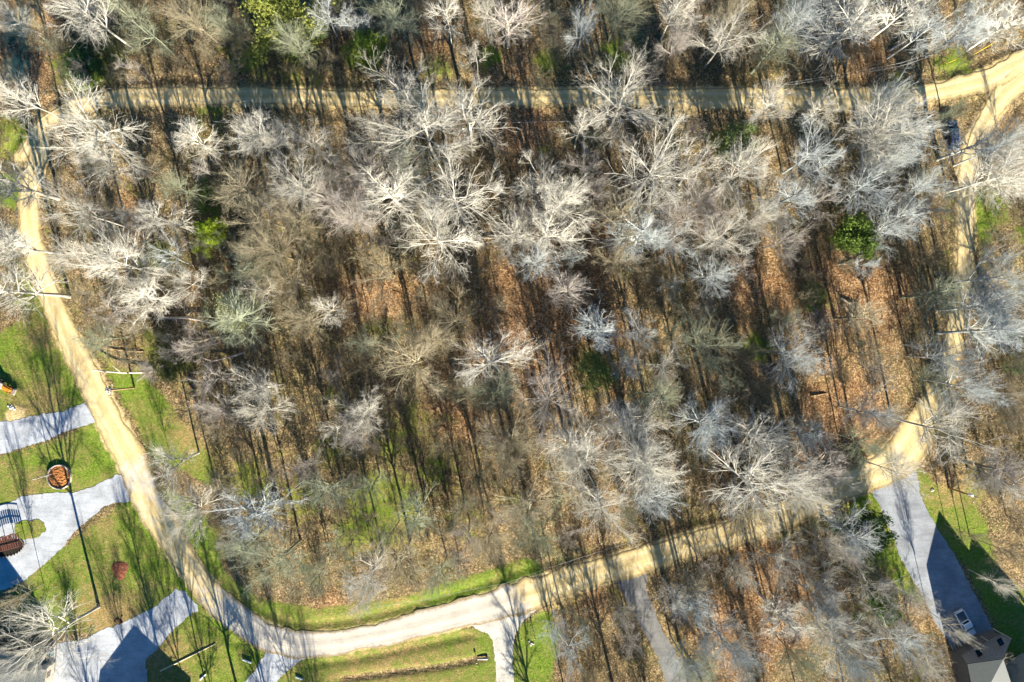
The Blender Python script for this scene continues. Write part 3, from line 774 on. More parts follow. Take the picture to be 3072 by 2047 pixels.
RAW = {
 'A': "560,90,260,w;780,40,150,g;940,200,170,g;1290,110,220,b;1500,150,120,g;2190,80,150,s;1990,270,170,g;60,110,120,w;60,640,150,w;600,870,330,w;1310,930,150,w;640,1070,200,w;1170,1250,130,g;1750,930,180,w;1650,1270,200,b;2100,960,200,w;2000,1230,250,w;1700,1480,230,b;1950,1470,200,b;60,1230,200,w;540,1420,220,w;830,1440,110,s;1070,1460,150,w;2200,1340,200,l;1650,250,150,d",
 'B': "90,150,110,s;380,120,150,g;700,100,140,w;970,60,130,w;1130,120,170,l;880,350,110,w;1350,150,170,d;1620,170,130,s;1850,80,170,g;1700,350,80,b;2250,60,180,w;2250,280,130,l;430,640,300,w;560,880,330,w;850,780,230,w;240,920,200,w;1900,650,330,w;1650,850,200,w;140,1130,220,l;330,1300,230,w;760,1360,330,w;450,1100,150,g;1340,1200,200,w;1470,1360,230,w;1640,1100,150,l;2100,1180,330,w;1700,1300,180,l;1230,1480,170,w;100,1450,180,l;1900,1460,200,b;2230,1480,200,l;600,1500,180,b;250,60,110,g;530,60,130,d",
 'C': "60,60,130,l;290,260,200,w;770,120,200,s;620,300,150,g;1000,60,150,s;1100,200,200,w;1180,90,180,s;1500,60,160,w;1700,150,200,s;1920,180,200,s;2230,120,180,w;570,700,190,w;960,720,130,w;1380,700,230,s;1300,870,250,w;1490,880,200,s;880,1040,220,s;400,1150,220,w;60,1100,230,w;1400,1050,200,s;1250,1250,200,s;2170,960,190,s;2130,1190,250,w;1950,980,150,s;1800,770,110,g;700,1350,180,s;950,1330,160,l;500,1450,180,w;1500,1430,200,s;1620,1260,150,s;1750,1380,130,s;100,1330,200,l;220,1490,170,l;360,80,140,b",
 'D': "80,130,200,w;60,420,180,w;450,200,150,w;790,240,250,w;1100,180,150,s;1800,120,250,b;1650,280,170,g;1900,340,200,b;700,540,130,l;980,480,150,w;1240,380,150,w;1600,620,200,g;1730,430,150,w;2050,620,200,b;2200,560,130,w;640,760,130,g;1380,1040,150,l;1750,1080,170,w;1740,1250,180,w;1450,1230,120,l;2250,1380,130,w;1200,1250,110,d;2180,250,140,d",
 'E': "650,70,300,w;250,320,220,b;1150,60,160,w;1400,50,200,w;1310,240,150,s;1550,200,100,s;1510,420,150,l;1820,230,150,b;2000,60,200,s;2200,100,180,s;2230,390,110,s;760,620,220,b;600,760,150,b;1050,540,120,b;460,930,260,b;430,720,130,g;1020,900,270,w;1050,1090,180,g;1720,700,160,s;2000,700,150,s;1920,930,120,s;2200,930,170,w;140,1250,180,w;80,1420,150,l;1380,1150,260,l;860,1130,120,b;2130,1150,160,g;1150,1430,220,b;1530,1480,180,w;1980,1400,280,w;1880,1280,150,w;150,790,130,g;600,300,120,d;1700,1400,110,d",
 'F': "230,80,200,w;700,90,180,l;200,330,150,s;1400,30,150,s;1260,250,100,s;160,800,250,g;760,870,200,s;700,620,120,g;1200,600,130,b;1750,450,170,g;2100,330,220,s;2050,550,220,s;2130,700,150,s;1800,880,200,s;1950,1080,160,s;1300,850,120,b;1300,1250,170,s;1850,1380,240,w;170,1330,220,s;530,1430,200,w;850,1400,120,s;500,1130,190,d;1250,1470,130,g;2180,1200,180,d;2230,520,150,d;1050,1000,110,d;2250,950,130,d",
 'G': "1100,150,200,w;1280,430,200,w;1700,450,230,s;1870,750,250,g;2050,130,130,l;2200,280,150,g;250,1330,330,w;40,1040,80,b;2230,650,120,g;1650,650,150,g;2100,880,130,g",
 'H': "170,880,200,w;400,780,180,b;500,450,150,g;330,580,130,g;800,420,110,b;940,370,130,b;1250,400,180,b;1300,570,200,g;1000,620,160,b;850,620,150,l;1130,60,200,b;1650,100,290,w;1730,400,240,w;2050,100,250,w;1550,1380,180,s;1450,1200,130,s;1900,1120,100,w;1940,1280,100,l;2250,1000,120,w;2240,1480,150,s;650,850,150,g;200,250,150,g;2100,330,150,s;1700,1250,110,d",
 'I': "500,230,340,w;760,260,200,w;950,150,180,l;1450,150,170,w;470,480,200,b;700,650,210,w;1150,560,160,s;980,610,150,w;1130,710,130,l;390,720,100,w;950,900,200,w;960,1060,150,s;1550,1010,120,w;1330,950,140,w;80,1050,150,s;250,1280,220,s;360,1400,170,s;700,1150,180,w;1000,1220,240,w;1150,1420,240,s;1500,1310,200,s;1400,1150,140,w;100,1500,150,g;1650,1450,150,w;1850,1230,70,w;2250,250,200,w;2120,150,150,l;2200,700,120,b;2170,930,110,w;1960,590,60,b;60,800,120,b;800,1450,170,g",
}
trees = []
for reg, txt in RAW.items():
    for it in txt.split(';'):
        x, y, r, t = it.split(',')
        px, py = S(reg, float(x), float(y)); trees.append([px, py, float(r) / 2.24, t])

def pick_style(r, i):
    if r > 120: return ['spread', 'gnarl', 'spread'][i % 3]
    if r > 75: return ['spread', 'fan', 'gnarl', 'fan', 'column'][i % 5]
    if r > 52: return ['fan', 'gnarl', 'column', 'spread'][i % 4]
    return ['gnarl', 'sapling', 'fan'][i % 3]

def place(name, var, cx, cy, Rm, h, rz, tone, label, cat, group, leaf=None):
    """copies a tree: an empty at the base, trunk, limbs, twigs / leaves"""
    sxy = Rm / var['R']; sz = h / var['H']
    root = empty(name, (0, 0, 0), rz)
    e_ = random.uniform(.88, 1.14)
    root.scale = (sxy * e_, sxy / e_, sz)
    c = Matrix.Rotation(rz, 3, 'Z') @ Vector((var['c'][0] * sxy, var['c'][1] * sxy, 0))
    x, y = cx - c.x, cy - c.y
    root.location = (x, y, gz(x, y))
    tag(root, label, cat, group)
    col = tuple(v * f for v, f in zip(tone, [random.uniform(.72, 1.15)] * 3))
    def put(nm, me, color, stuff=False):
        o = bpy.data.objects.new(nm, me); COL.objects.link(o); o.parent = root; o.color = (*color, 1)
        if stuff: o['kind'] = 'stuff'
        return o
    put('trunk', var['trunk'], tuple(v * .8 for v in col))
    for me in var['limb']: put('limb', me, tuple(v * .95 for v in col))
    if 'twigs' in var: put('twigs', var['twigs'], col, True)
    if 'leaves' in var: put('leaves', var['leaves'], tuple(v * 1.5 for v in leaf), True)
    return root

PLACED = []   # photo crown centre, radius px
for i, (px, py, r, t) in enumerate(trees):
    Rm0 = r / PPM / 1.13
    h = min(25.0, 9.0 + 1.9 * Rm0 + random.uniform(-1.2, 1.8))
    if t == 'd': h *= .6
    Rm = Rm0
    c = W(px, py, h * .68)
    PLACED.append([px, py, r, t, h, Rm, c.x, c.y, pick_style(r, i)])

def blocked(x, y, m=.9):
    X = np.array([[x]]); Y = np.array([[y]])
    return lanedist(X, Y)[0, 0] < m or any(polydist(wp, X, Y)[0, 0] < m * .6 for wp in DRIVE_W)
DRIVE_W = [wpoly(p_) for _, p_, _, _ in DRIVES]
for q in PLACED:
    if not blocked(q[6], q[7]): continue
    done = False
    for h2 in np.arange(q[4], 27, .7):
        c = W(q[0], q[1], h2 * .68)
        if not blocked(c.x, c.y): q[4], q[6], q[7] = float(h2), c.x, c.y; done = True; break
    if not done:
        c = W(q[0], q[1], q[4] * .68)
        for rad in np.arange(.5, 7, .5):
            for a_ in np.linspace(0, 6.28, 16, endpoint=False):
                x_, y_ = c.x + rad * math.cos(a_), c.y + rad * math.sin(a_)
                if not done and not blocked(x_, y_): q[6], q[7] = x_, y_; done = True
            if done: break

# under-storey bare trees that fill the woods between the crowns read off the photo
def forest_ok(px, py, margin=1.5):
    p = W(px, py); X = np.array([[p.x]]); Y = np.array([[p.y]])
    if lanedist(X, Y)[0, 0] < margin: return False
    for nm, poly, m, z in DRIVES:
        if polydist(wpoly(poly), X, Y)[0, 0] < margin: return False
    for L in LAWNS:
        if polydist(wpoly(L), X, Y)[0, 0] < margin * .4: return False
    return True
OPEN = [(60, 90, 120), (60, 250, 110), (110, 420, 60), (80, 620, 60), (2890, 650, 60), (2890, 560, 60), (2720, 1330, 70), (1540, 420, 90), (1540, 330, 60), (1590, 960, 110), (1650, 1060, 90), (1470, 850, 60), (2280, 880, 90), (2600, 900, 120), (2530, 1230, 90), (2250, 1890, 110), (1350, 1300, 90), (2880, 400, 90), (2700, 160, 90), (700, 350, 60), (330, 1130, 60), (430, 380, 60), (2800, 380, 50), (3040, 1700, 80)]
def is_open(px, py): return any(math.hypot(px - a, py - b) < c for a, b, c in OPEN)
cand = 0
fill_rng = random.Random(11)
NFILL = 295 - len(PLACED)
tries = 0
while cand < NFILL and tries < 9000:
    tries += 1
    px, py = fill_rng.uniform(10, 3062), fill_rng.uniform(10, 2037)
    if is_open(px, py): continue
    if min(math.hypot(px - q[0], py - q[1]) / max(q[2], 40) for q in PLACED) < .62: continue
    if not forest_ok(px, py): continue
    r = fill_rng.uniform(30, 55); Rm = r / PPM / 1.08; h = fill_rng.uniform(7, 12)
    c = W(px, py, h * .68)
    PLACED.append([px, py, r, fill_rng.choice('bgdlb'), h, Rm, c.x, c.y, 'sapling']); cand += 1

def label_all(Q, word):
    keyed = {}
    for i, q in enumerate(Q):
        l = min(LM, key=lambda L: math.hypot(L[1] - q[0], L[2] - q[1]))
        a = math.degrees(math.atan2(-(q[1] - l[2]), q[0] - l[1])) % 360
        k = int(((a + 22.5) % 360) // 45)
        size = 'broad' if q[2] > 100 else ('mid-sized' if q[2] > 60 else 'small')
        keyed.setdefault((l[0], k), []).append((math.hypot(q[0] - l[1], q[1] - l[2]), i, size))
    lab = {}
    for (l, k), lst in keyed.items():
        lst.sort()
        for n_, (d_, i, size) in enumerate(lst):
            lab[i] = '%s %s %s, %s %s %s' % (size, TNAME[Q[i][3]], word, ORD[min(n_, 18)], DIRS[k], l)
    return lab
LAB = label_all(PLACED, 'bare tree')
for i, (px, py, r, t, h, Rm, x, y, st) in enumerate(PLACED):
    var = VAR[st][i % len(VAR[st])]
    place('bare_tree', var, x, y, Rm, h, random.uniform(0, 6.28), TONE[t], LAB[i], 'tree', 'bare winter trees of the woods')

SAPS = []
tries = 0
while len(SAPS) < 290 and tries < 20000:
    tries += 1
    px, py = fill_rng.uniform(5, 3067), fill_rng.uniform(5, 2042)
    if is_open(px, py) and fill_rng.random() > .25: continue
    if SAPS and min(math.hypot(px - q[0], py - q[1]) for q in SAPS) < 58: continue
    if 320 < py < 620 and fill_rng.random() < .75: continue
    if not forest_ok(px, py, 1.0): continue
    r = fill_rng.uniform(28, 58); h = fill_rng.uniform(4, 9)
    c = W(px, py, h * .6)
    if any(math.hypot(px - a[0], py - a[1]) < 75 for a in ((2558, 712), (1795, 1108), (2205, 432), (1105, 150))): continue
    SAPS.append([px, py, r, fill_rng.choice('bgdlbb'), h, r / PPM / 1.05, c.x, c.y, 'sapling'])
LABS = label_all(SAPS, 'sapling')
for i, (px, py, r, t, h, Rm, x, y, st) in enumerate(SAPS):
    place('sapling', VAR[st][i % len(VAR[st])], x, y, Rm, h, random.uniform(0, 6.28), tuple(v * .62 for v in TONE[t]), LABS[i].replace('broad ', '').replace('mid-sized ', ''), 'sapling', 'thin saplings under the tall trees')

# trees just outside the picture whose shadows reach into it
out_spots = [(x, y) for x, y in ((520, 2150), (600, 2260), (640, 2120), (700, 2330), (740, 2190), (800, 2100), (830, 2260), (870, 2400), (560, 2420), (930, 2330), (1040, 2500),
             (1720, 2150), (1850, 2120), (1960, 2210), (2080, 2130), (2180, 2240), (2300, 2140), (2420, 2210), (2560, 2130), (2700, 2200), (1640, 2300), (2000, 2350), (2350, 2350), (2650, 2330),
             (330, 2330), (450, 2250), (3250, 1200), (3260, 700), (3240, 950), (3270, 1450), (3250, 400), (3250, -80), (2700, -150), (2300, -150), (1900, -140), (1400, -150), (1000, -150), (500, -140), (-160, 500), (-170, 800), (-160, 200), (3260, 1700))]
for i, (px, py) in enumerate(out_spots):
    p = W(px, py); st = ['column', 'spread', 'fan', 'gnarl'][i % 4]
    place('bare_tree', VAR[st][i % len(VAR[st])], p.x, p.y, random.uniform(3.0, 5.0), random.uniform(15, 21), random.uniform(0, 6.28), TONE['wgbs'[i % 4]],
          '%s bare tree beyond the %s edge of the picture' % (TNAME['wgbs'[i % 4]], 'bottom' if py > 2047 else ('top' if py < 0 else ('left' if px < 0 else 'right'))), 'tree', 'bare trees beyond the picture edge')

GREENS = [  # photo x, y, radius px, height m, colour, name, label
    (1105, 150, 52, 9, (.17, .24, .03), 'evergreen_shrub', 'bright green bush right above the upper sand lane, left of the big white tree'),
    (2558, 712, 56, 10, (.095, .15, .025), 'evergreen_tree', 'round bright green evergreen in the grey woods near the right lane'),
    (1795, 1108, 62, 9.0, (.15, .19, .06), 'evergreen_shrub', 'pale green round bush in the middle of the woods beside bare trees'),
    (2205, 432, 54, 8.0, (.15, .19, .07), 'evergreen_shrub', 'light green bush under bare twigs below the upper lane, in the upper right'),
    (850, 45, 105, 12, (.21, .23, .05), 'leafy_tree', 'yellow-green leafy tree at the top edge, left of centre'),
    (640, 700, 40, 5, (.22, .30, .02), 'evergreen_shrub', 'small bright yellow-green bush behind a white trunk in the left woods'),
    (610, 735, 34, 4, (.22, .27, .04), 'evergreen_shrub', 'pale yellow-green bush just below the brighter one in the left woods'),
    (505, 1085, 52, 4, (.11, .12, .035), 'evergreen_shrub', 'dull olive bush by the fallen trees near the left lane'),
    (700, 940, 60, 9, (.28, .29, .14), 'leafy_tree', 'tree with sparse pale yellow leaves right of the fallen logs'),
    (2600, 1600, 60, 6, (.035, .08, .02), 'evergreen_shrub', 'dark green bush among twigs left of the right driveway'),
    (2650, 1830, 55, 6, (.05, .10, .02), 'evergreen_shrub', 'dark green bush under bare trees near the lower right'),
    (250, 200, 52, 4, (.04, .095, .03), 'evergreen_shrub', 'wide dark green thicket bush above the left end of the upper lane'),
    (3060, 1090, 36, 4, (.05, .11, .03), 'evergreen_shrub', 'green bush at the right edge of the picture'),
    (900, 120, 62, 7, (.09, .13, .03), 'evergreen_shrub', 'olive bush below the yellow-green leafy tree at the top'),
    (380, 1755, 0, 0, None, '', ''),
]
for i, (px, py, r, h, col, nm, lb) in enumerate(GREENS):
    if not r: continue
    c = W(px, py, h * .6)
    place(nm, LEAFY[i % 2], c.x, c.y, r / PPM / 1.02, h, random.uniform(0, 6.28), TONE['d'], lb, 'bush' if 'shrub' in nm else 'tree', 'green bushes and leafy trees', col)

# brush: twiggy thicket, nobody could count it
def brush():
    r = np.random.default_rng(21); pts = []
    n_try = 60000
    X = r.uniform(-112, 112, n_try); Y = r.uniform(-74, 74, n_try)
    d = lanedist(X, Y)
    dd = np.full(n_try, 1e9)
    for nm, poly, m, z in DRIVES: dd = np.minimum(dd, polydist(wpoly(poly), X, Y))
    for L in LAWNS: dd = np.minimum(dd, polydist(wpoly(L), X, Y) * .8)
    g = np.zeros(n_try)
    for k, (fx, fy, ph) in enumerate(((.11, .07, 0), (.05, .13, 2), (.21, .17, 4), (.33, .29, 1))):
        g += np.sin(X * fx + ph) * np.sin(Y * fy + ph * 1.7) / (1 + k * .3)
    ok = (d > 1.8) & (dd > 1.2) & (g + r.normal(0, .5, n_try) > .15)
    for a, b, c in OPEN:
        w = W(a, b); ok &= np.hypot(X - w.x, Y - w.y) > c / PPM * r.uniform(.6, 1.1, n_try)
    X, Y = X[ok][:7500], Y[ok][:7500]
    B = len(X); K = 8
    zz = np.array([gz(a, b) for a, b in zip(X, Y)])
    st = np.stack([X, Y, zz], 1).repeat(K, 0) + r.normal(0, .12, (B * K, 3)) * [1, 1, 0]
    dr = r.normal(0, .55, (B * K, 3)); dr[:, 2] = np.abs(dr[:, 2]) + .55
    ln = (r.uniform(.6, 3.4, B).repeat(K)) * r.uniform(.5, 1.2, B * K)
    P1 = grow(st, dr, ln, 1, .15, 0, r); R1 = taper(np.full(B * K, .020), 1, .4)
    p2, d2, l2, r2, _ = kids(P1, R1, 2, .3, 1, 20, 60, .5, r, ln, .8)
    P2 = grow(p2, d2, l2, 1, .1, 0, r); R2 = taper(np.maximum(r2, .008), 1, .5)
    v, f = merge([tube_np(P1, R1, 3), tube_np(P2, R2, 3)])
    me = np_mesh('brush', v, f, [BARK])
    o = link('brush', me); o.color = (.17, .145, .10, 1)
    tag(o, 'low twiggy brown brush spread over the leaf-covered forest floor', 'brush', kind='stuff')
brush()

# fallen leaves lying proud of the litter
def leaves():
    r = np.random.default_rng(31); n = 70000
    X = r.uniform(-100, 100, n); Y = r.uniform(-66, 66, n)
    d = lanedist(X, Y); ok = (d > .1) | (r.uniform(0, 1, n) < .06)
    lawn = np.full(n, 1e9)
    for L in LAWNS: lawn = np.minimum(lawn, polydist(wpoly(L), X, Y))
    ok &= (lawn > 0) | (r.uniform(0, 1, n) < .25)
    for nm, poly, m, z in DRIVES: ok &= (polydist(wpoly(poly), X, Y) > 0) | (r.uniform(0, 1, n) < .07)
    X, Y = X[ok], Y[ok]; n = len(X)
    c = np.stack([X, Y, np.array([gz(a, b) for a, b in zip(X, Y)]) + .075], 1)
    a = unit(r.normal(0, 1, (n, 3)) * [1, 1, .45]); b = unit(np.cross(a, r.normal(0, .5, (n, 3)) + [0, 0, 1])); s_ = r.uniform(.06, .13, n)[:, None]
    V = np.stack([c - a * s_, c - b * s_ * .6, c + a * s_, c + b * s_ * .6], 1).reshape(-1, 3)
    me = np_mesh('leaf_litter', V, [np.arange(n * 4).reshape(n, 4)], [])
    m, nt, bs = mat_base('dry_leaves', .8, .15)
    nt.links.new(ramp(nt, noise(nt, geo_pos(nt), 3.0, 2, .8), [(.3, (.16, .07, .03)), (.5, (.36, .17, .07)), (.62, (.52, .32, .15)), (.72, (.62, .48, .30))]), bs.inputs['Base Color'])
    me.materials.append(m)
    tag(link('leaf_litter', me), 'dry orange and brown leaves scattered over the forest floor', 'leaves', kind='stuff')
leaves()

# ---------------------------------------------------------------- fallen trunks and logs
def log(name, a, b, rad, mat, label, cat, bend=0.3, stubs=3, group=None, lift=0.0):
    A = G(*a); B = G(*b); L = (B - A).length; m = MB(); n = 7; pts = []
    rr = random.Random(int(a[0] * 7 + a[1]))
    side = Vector((-(B - A).y, (B - A).x, 0)).normalized()
    for k in range(n):
        t = k / (n - 1); p = A.lerp(B, t) + side * bend * math.sin(t * 3.1) * rr.uniform(.7, 1.2) - A
        p.z = rad * .75 + lift * t; pts.append(p)
    m.tube(pts, [rad * (1 - .45 * k / (n - 1)) for k in range(n)], 8)
    root = m.build(name, mat, None, loc=A, smooth=False)
    tag(root, label, cat, group)
    for k in range(stubs):
        i = rr.randrange(2, n); p = pts[i]; d = (B - A).normalized() * .6 + side * rr.choice((-1, 1)) * rr.uniform(.4, .9) + Vector((0, 0, rr.uniform(.2, .7)))
        s_ = MB(); l = rr.uniform(.8, 2.6)
        s_.tube([p, p + d * l * .5, p + d * l + Vector((0, 0, .2))], [rad * .4, rad * .28, rad * .1], 5)
        s_.build('branch_stub', mat, root)
    return root
LG = 'fallen trunks on the forest floor'
log('fallen_trunk', S('D', 1040, 620), S('D', 1460, 655), .30, STONE, 'long pale fallen trunk across the dark gap in the left woods', 'fallen trunk', .6, 4, LG, .6)
log('fallen_trunk', S('D', 1215, 822), S('D', 1540, 730), .20, PALEWOOD, 'thin pale fallen trunk below the long pale one in the left woods', 'fallen trunk', .3, 3, LG, .8)
log('fallen_trunk', S('D', 1640, 848), S('D', 1430, 905), .20, STONE, 'short white fallen trunk at the right end of the dark gap', 'fallen trunk', .1, 2, LG, .5)
log('fallen_trunk', S('D', 1330, 920), S('D', 1090, 700), .14, WOOD, 'thin brown fallen trunk slanting down through the dark gap', 'fallen trunk', .3, 3, LG, .6)
log('fallen_trunk', S('D', 1180, 960), S('D', 660, 962), .22, STONE, 'white fallen tree reaching left to the sand lane edge', 'fallen trunk', .5, 6, LG, 1.5)
log('fallen_trunk', S('D', 960, 840), S('D', 620, 800), .10, WOOD, 'slim fallen stem by the left lane above the white fallen tree', 'fallen trunk', .3, 4, LG, .8)
log('log', S('E', 935, 80), S('E', 1110, 72), .20, PALEWOOD, 'short straight pale log lying in the middle of the woods', 'log', .0, 0, LG)
log('log', S('E', 1275, 615), S('E', 1400, 700), .14, WOOD, 'thin pale log in the orange leaves, nearest the long trunk shadows', 'log', .1, 1, LG)
log('log', S('E', 1365, 680), S('E', 1475, 752), .15, WOOD, 'dark-edged log lying right of the thin pale one in orange leaves', 'log', .1, 1, LG)
log('fallen_trunk', S('C', 1385, 345), S('C', 1600, 222), .20, STONE, 'straight grey trunk lying on brown leaves above the upper lane at right', 'fallen trunk', .1, 2, LG, .8)
log('log', S('F', 860, 1138), S('F', 965, 1122), .20, POLEWOOD, 'short brown log in the woods left of the right lane', 'log', .0, 1, LG)
log('fallen_trunk', S('F', 1060, 480), S('F', 1190, 585), .20, PALEWOOD, 'pale fallen trunk at the foot of the striped shadows at right', 'fallen trunk', .2, 3, LG, .5)
log('fallen_trunk', S('F', 1045, 255), S('F', 1250, 195), .13, STONE, 'thin curved white trunk just below the round evergreen', 'fallen trunk', -.6, 2, LG, .5)
log('log', S('H', 985, 1408), S('H', 915, 1412), .28, ROCK, 'short grey culvert pipe at the end of the leaf-filled ditch', 'log', .0, 0, LG)  # culvert pipe by the driveway, shaped like a short log
log('timber_log', S('G', 1080, 1492), S('G', 1450, 1308), .15, PALEWOOD, 'very long straight pale log lying on the lower left lawn', 'log', .0, 0)

def pipe(a, b, rad, label):
    A = G(*a, rad); B = G(*b, rad); m = MB(); n = 12
    vs = []; d = (B - A).normalized(); s_ = d.cross(Vector((0, 0, 1))).normalized(); u = s_.cross(d)
    for p in (A, B):
        for rr in (rad, rad * .8):
            for k in range(n):
                q = 2 * math.pi * k / n; vs.append(p - A + (s_ * math.cos(q) + u * math.sin(q)) * rr)
    fs = []
    for k in range(n):
        k2 = (k + 1) % n
        fs += [(k, k2, 2 * n + k2, 2 * n + k), (n + k2, n + k, 3 * n + k, 3 * n + k2), (k2, k, n + k, n + k2), (2 * n + k, 2 * n + k2, 3 * n + k2, 3 * n + k)]
    m.add(vs, fs); o = m.build('drain_pipe', WHITEPVC, None, loc=A)
    tag(o, label, 'pipe', 'white drain pipes by the lower lane')
pipe(S('G', 1632, 1413), S('G', 1692, 1436), .16, 'white drain pipe poking from leaves below the lower lane bend')
pipe(S('G', 1990, 1530), S('G', 2035, 1546), .16, 'short white drain pipe at the bottom edge, right of the gravel stub')
pipe(S('G', 1345, 1550), S('G', 1385, 1512), .14, 'white-blue pipe lying at the bottom edge below the long log')

# ---------------------------------------------------------------- utility poles, wires, stakes
def utility_pole(base, h, label, arms=True, azi=0.6):
    root = empty('utility_pole', G(*base)); tag(root, label, 'utility pole', 'wooden utility poles')
    MB().tube([(0, 0, -.4), (0, 0, h * .5), (0, 0, h)], [.19, .17, .13], 10).build('post', POLEWOOD, root, smooth=True)
    c, s_ = math.cos(azi), math.sin(azi)
    if arms:
        MB().box((0, 0, h - .45), (2.2, .12, .14), rz=azi).build('crossarm', POLEWOOD, root, bevel=.01)
        for k in (-1, 0, 1):
            ins = MB().tube([(k * c, k * s_, h - .38), (k * c, k * s_, h - .25), (k * c, k * s_, h - .12)], [.06, .09, .04], 8).build('insulator', WHITEPVC, root, smooth=True)
    t = MB().tube([(-s_ * .42, c * .42, h - 1.9), (-s_ * .42, c * .42, h - 1.85), (-s_ * .42, c * .42, h - .95), (-s_ * .42, c * .42, h - .88)], [.20, .27, .27, .18], 14).build('transformer', WHITEPVC, root, smooth=True)
    MB().tube([(0, 0, h - 1.3), (-s_ * .3, c * .3, h - 1.3)], .04, 6).build('bracket', STEEL, root)
    return root
pb = S('I', 1785, 262); pa = S('D', 902, 1082)
utility_pole(pb, 8.3, 'leaning-looking brown utility pole with white transformer beside the right driveway', azi=.9)
utility_pole(pa, 7.8, 'brown utility pole with white transformer right of the left lane', azi=1.4)
MB().tube([(0, 0, -.2), (0, 0, 2.6)], .08, 8).build('short_post', POLEWOOD, None, loc=G(*S('I', 1812, 268)))
tag(bpy.data.objects['short_post'], 'short wooden post standing next to the right utility pole', 'post')

def wire(name, pts, label, cat='cable', rad=.022, sag=.5, mat=None, group='overhead cables'):
    P = [W(x, y, z) for x, y, z in pts]; m = MB(); out = []
    for a, b in zip(P[:-1], P[1:]):
        for k in range(12):
            t = k / 12; p = a.lerp(b, t); p.z -= sag * 4 * t * (1 - t); out.append(p)
    out.append(P[-1]); o = out[0].copy()
    m.tube([p - o for p in out], rad, 5); w = m.build(name, mat or CABLE, None, loc=o)
    tag(w, label, cat, group); return w
wire('overhead_cable', [(640, 365, 7), (1200, 388, 7), (1400, 370, 7), (2040, 352, 7)], 'thin pale cable running just below the upper sand lane')
wire('overhead_cable', [(2300, 258, 8), (2700, 190, 8), (3150, 40, 8)], 'pale cable slanting to the top right corner above the upper lane')
wire('overhead_cable', [(2300, 264, 8), (2700, 199, 8), (3150, 52, 8)], 'lower of the two cables slanting to the top right corner')
wire('overhead_cable', [S('H', 0, 1110) + (5,), S('H', 600, 1010) + (5,), S('H', 1100, 905) + (5,), S('H', 1900, 640) + (5,)], 'thin cable over the grass strip above the lower lane')
wire('cable_guard', [S('C', 1770, 431) + (1.0,), S('C', 1850, 394) + (2.5,)], 'short yellow cable guard above the upper lane at right', 'cable guard', .05, 0, YELLOWPL, 'yellow cable guards')
wire('cable_guard', [S('C', 1957, 367) + (1.0,), S('C', 2130, 266) + (4.0,)], 'long yellow cable guard nearest the top right corner', 'cable guard', .05, 0, YELLOWPL, 'yellow cable guards')

def stake(base, h, label):
    root = empty('marker_post', G(*base)); tag(root, label, 'post', 'small posts by the cream driveway')
    MB().tube([(0, 0, -.1), (0, 0, h)], .05, 6).build('stake', POLEWOOD, root)
    MB().box((0, 0, h - .05), (.34, .05, .28), rz=.4).build('plate', STEEL, root, bevel=.01)
stake((1604, 1908), 1.35, 'small sign post in brown leaves right of the cream driveway')
stake((1431, 1984), .95, 'thin marker post in the ditch left of the cream driveway')

def rocks(cx, cy, n, rad, label, name='rock_pile', mat=None, size=(.15, .4)):
    c = G(cx, cy); root = empty(name, c); tag(root, label, 'rocks'); rr = random.Random(int(cx))
    for k in range(n):
        m = MB(); s_ = rr.uniform(*size); vs = []
        import bmesh
        bm = bmesh.new(); bmesh.ops.create_icosphere(bm, subdivisions=1, radius=s_)
        for v in bm.verts: v.co *= rr.uniform(.75, 1.15); v.co.z *= .65
        a = rr.uniform(0, 6.28); q = rr.uniform(0, rad); ox = Vector((math.cos(a) * q, math.sin(a) * q, s_ * .3))
        me = bpy.data.meshes.new('rock'); bm.to_mesh(me); bm.free(); me.materials.append(mat or ROCK)
        link('rock', me, root, ox)
rocks(1590, 1935, 7, .7, 'small heap of pale and dark rocks right of the cream driveway', size=(.12, .3))
rocks(32, 1226, 9, .8, 'small pile of white rubble beside orange sand at the left edge', size=(.12, .3), mat=WHITEPVC)
rocks(328, 1176, 6, .9, 'pale stones at the lane edge under the left utility pole', size=(.15, .35))
rocks(2796, 1470, 5, .6, 'pale blocks in the grass right of the upper end of the right driveway', size=(.15, .3))
rocks(362, 1866, 10, 1.1, 'heap of dark brown debris at the edge of the lower left driveway', size=(.12, .35), mat=DARKWOOD)

# ---------------------------------------------------------------- round mulch bed with flagpole
c = G(180, 1431)
bed = empty('mulch_bed', (c.x, c.y, 0)); tag(bed, 'round stone-edged bed filled with orange mulch on the left lawn', 'flower bed')
NS = 40; stone_me = None
for k in range(NS):
    a = 2 * math.pi * k / NS; R0 = 2.18
    if stone_me is None:
        o = MB().box((0, 0, .22), (.33, .22, .44), taper=.9).build('stone', STONE, bed, bevel=.03); stone_me = o.data
    else:
        o = link('stone', stone_me, bed); b_ = o.modifiers.new('bevel', 'BEVEL'); b_.width = .03; b_.segments = 2
    o.location = (R0 * math.cos(a) * random.uniform(.985, 1.015), R0 * math.sin(a) * 1.02, random.uniform(-.03, .03)); o.rotation_euler = (0, 0, a + math.pi / 2)
m = MB(); rr = random.Random(4)
rings = 9; seg = 28; vs = [(0, 0, .34)]
for i in range(1, rings + 1):
    for k in range(seg):
        a = 2 * math.pi * k / seg; q = 2.08 * i / rings
        vs.append((q * math.cos(a), q * math.sin(a), .34 - .16 * (i / rings) ** 3 + rr.uniform(-.06, .06)))
fs = [(0, 1 + k, 1 + (k + 1) % seg) for k in range(seg)]
for i in range(rings - 1):
    for k in range(seg):
        fs.append((1 + i * seg + k, 1 + (i + 1) * seg + k, 1 + (i + 1) * seg + (k + 1) % seg, 1 + i * seg + (k + 1) % seg))
m.add(vs, fs).build('mulch', MULCH, bed)
fp = empty('flagpole', G(159, 1422)); tag(fp, 'slim white flagpole rising from the round mulch bed', 'flagpole')
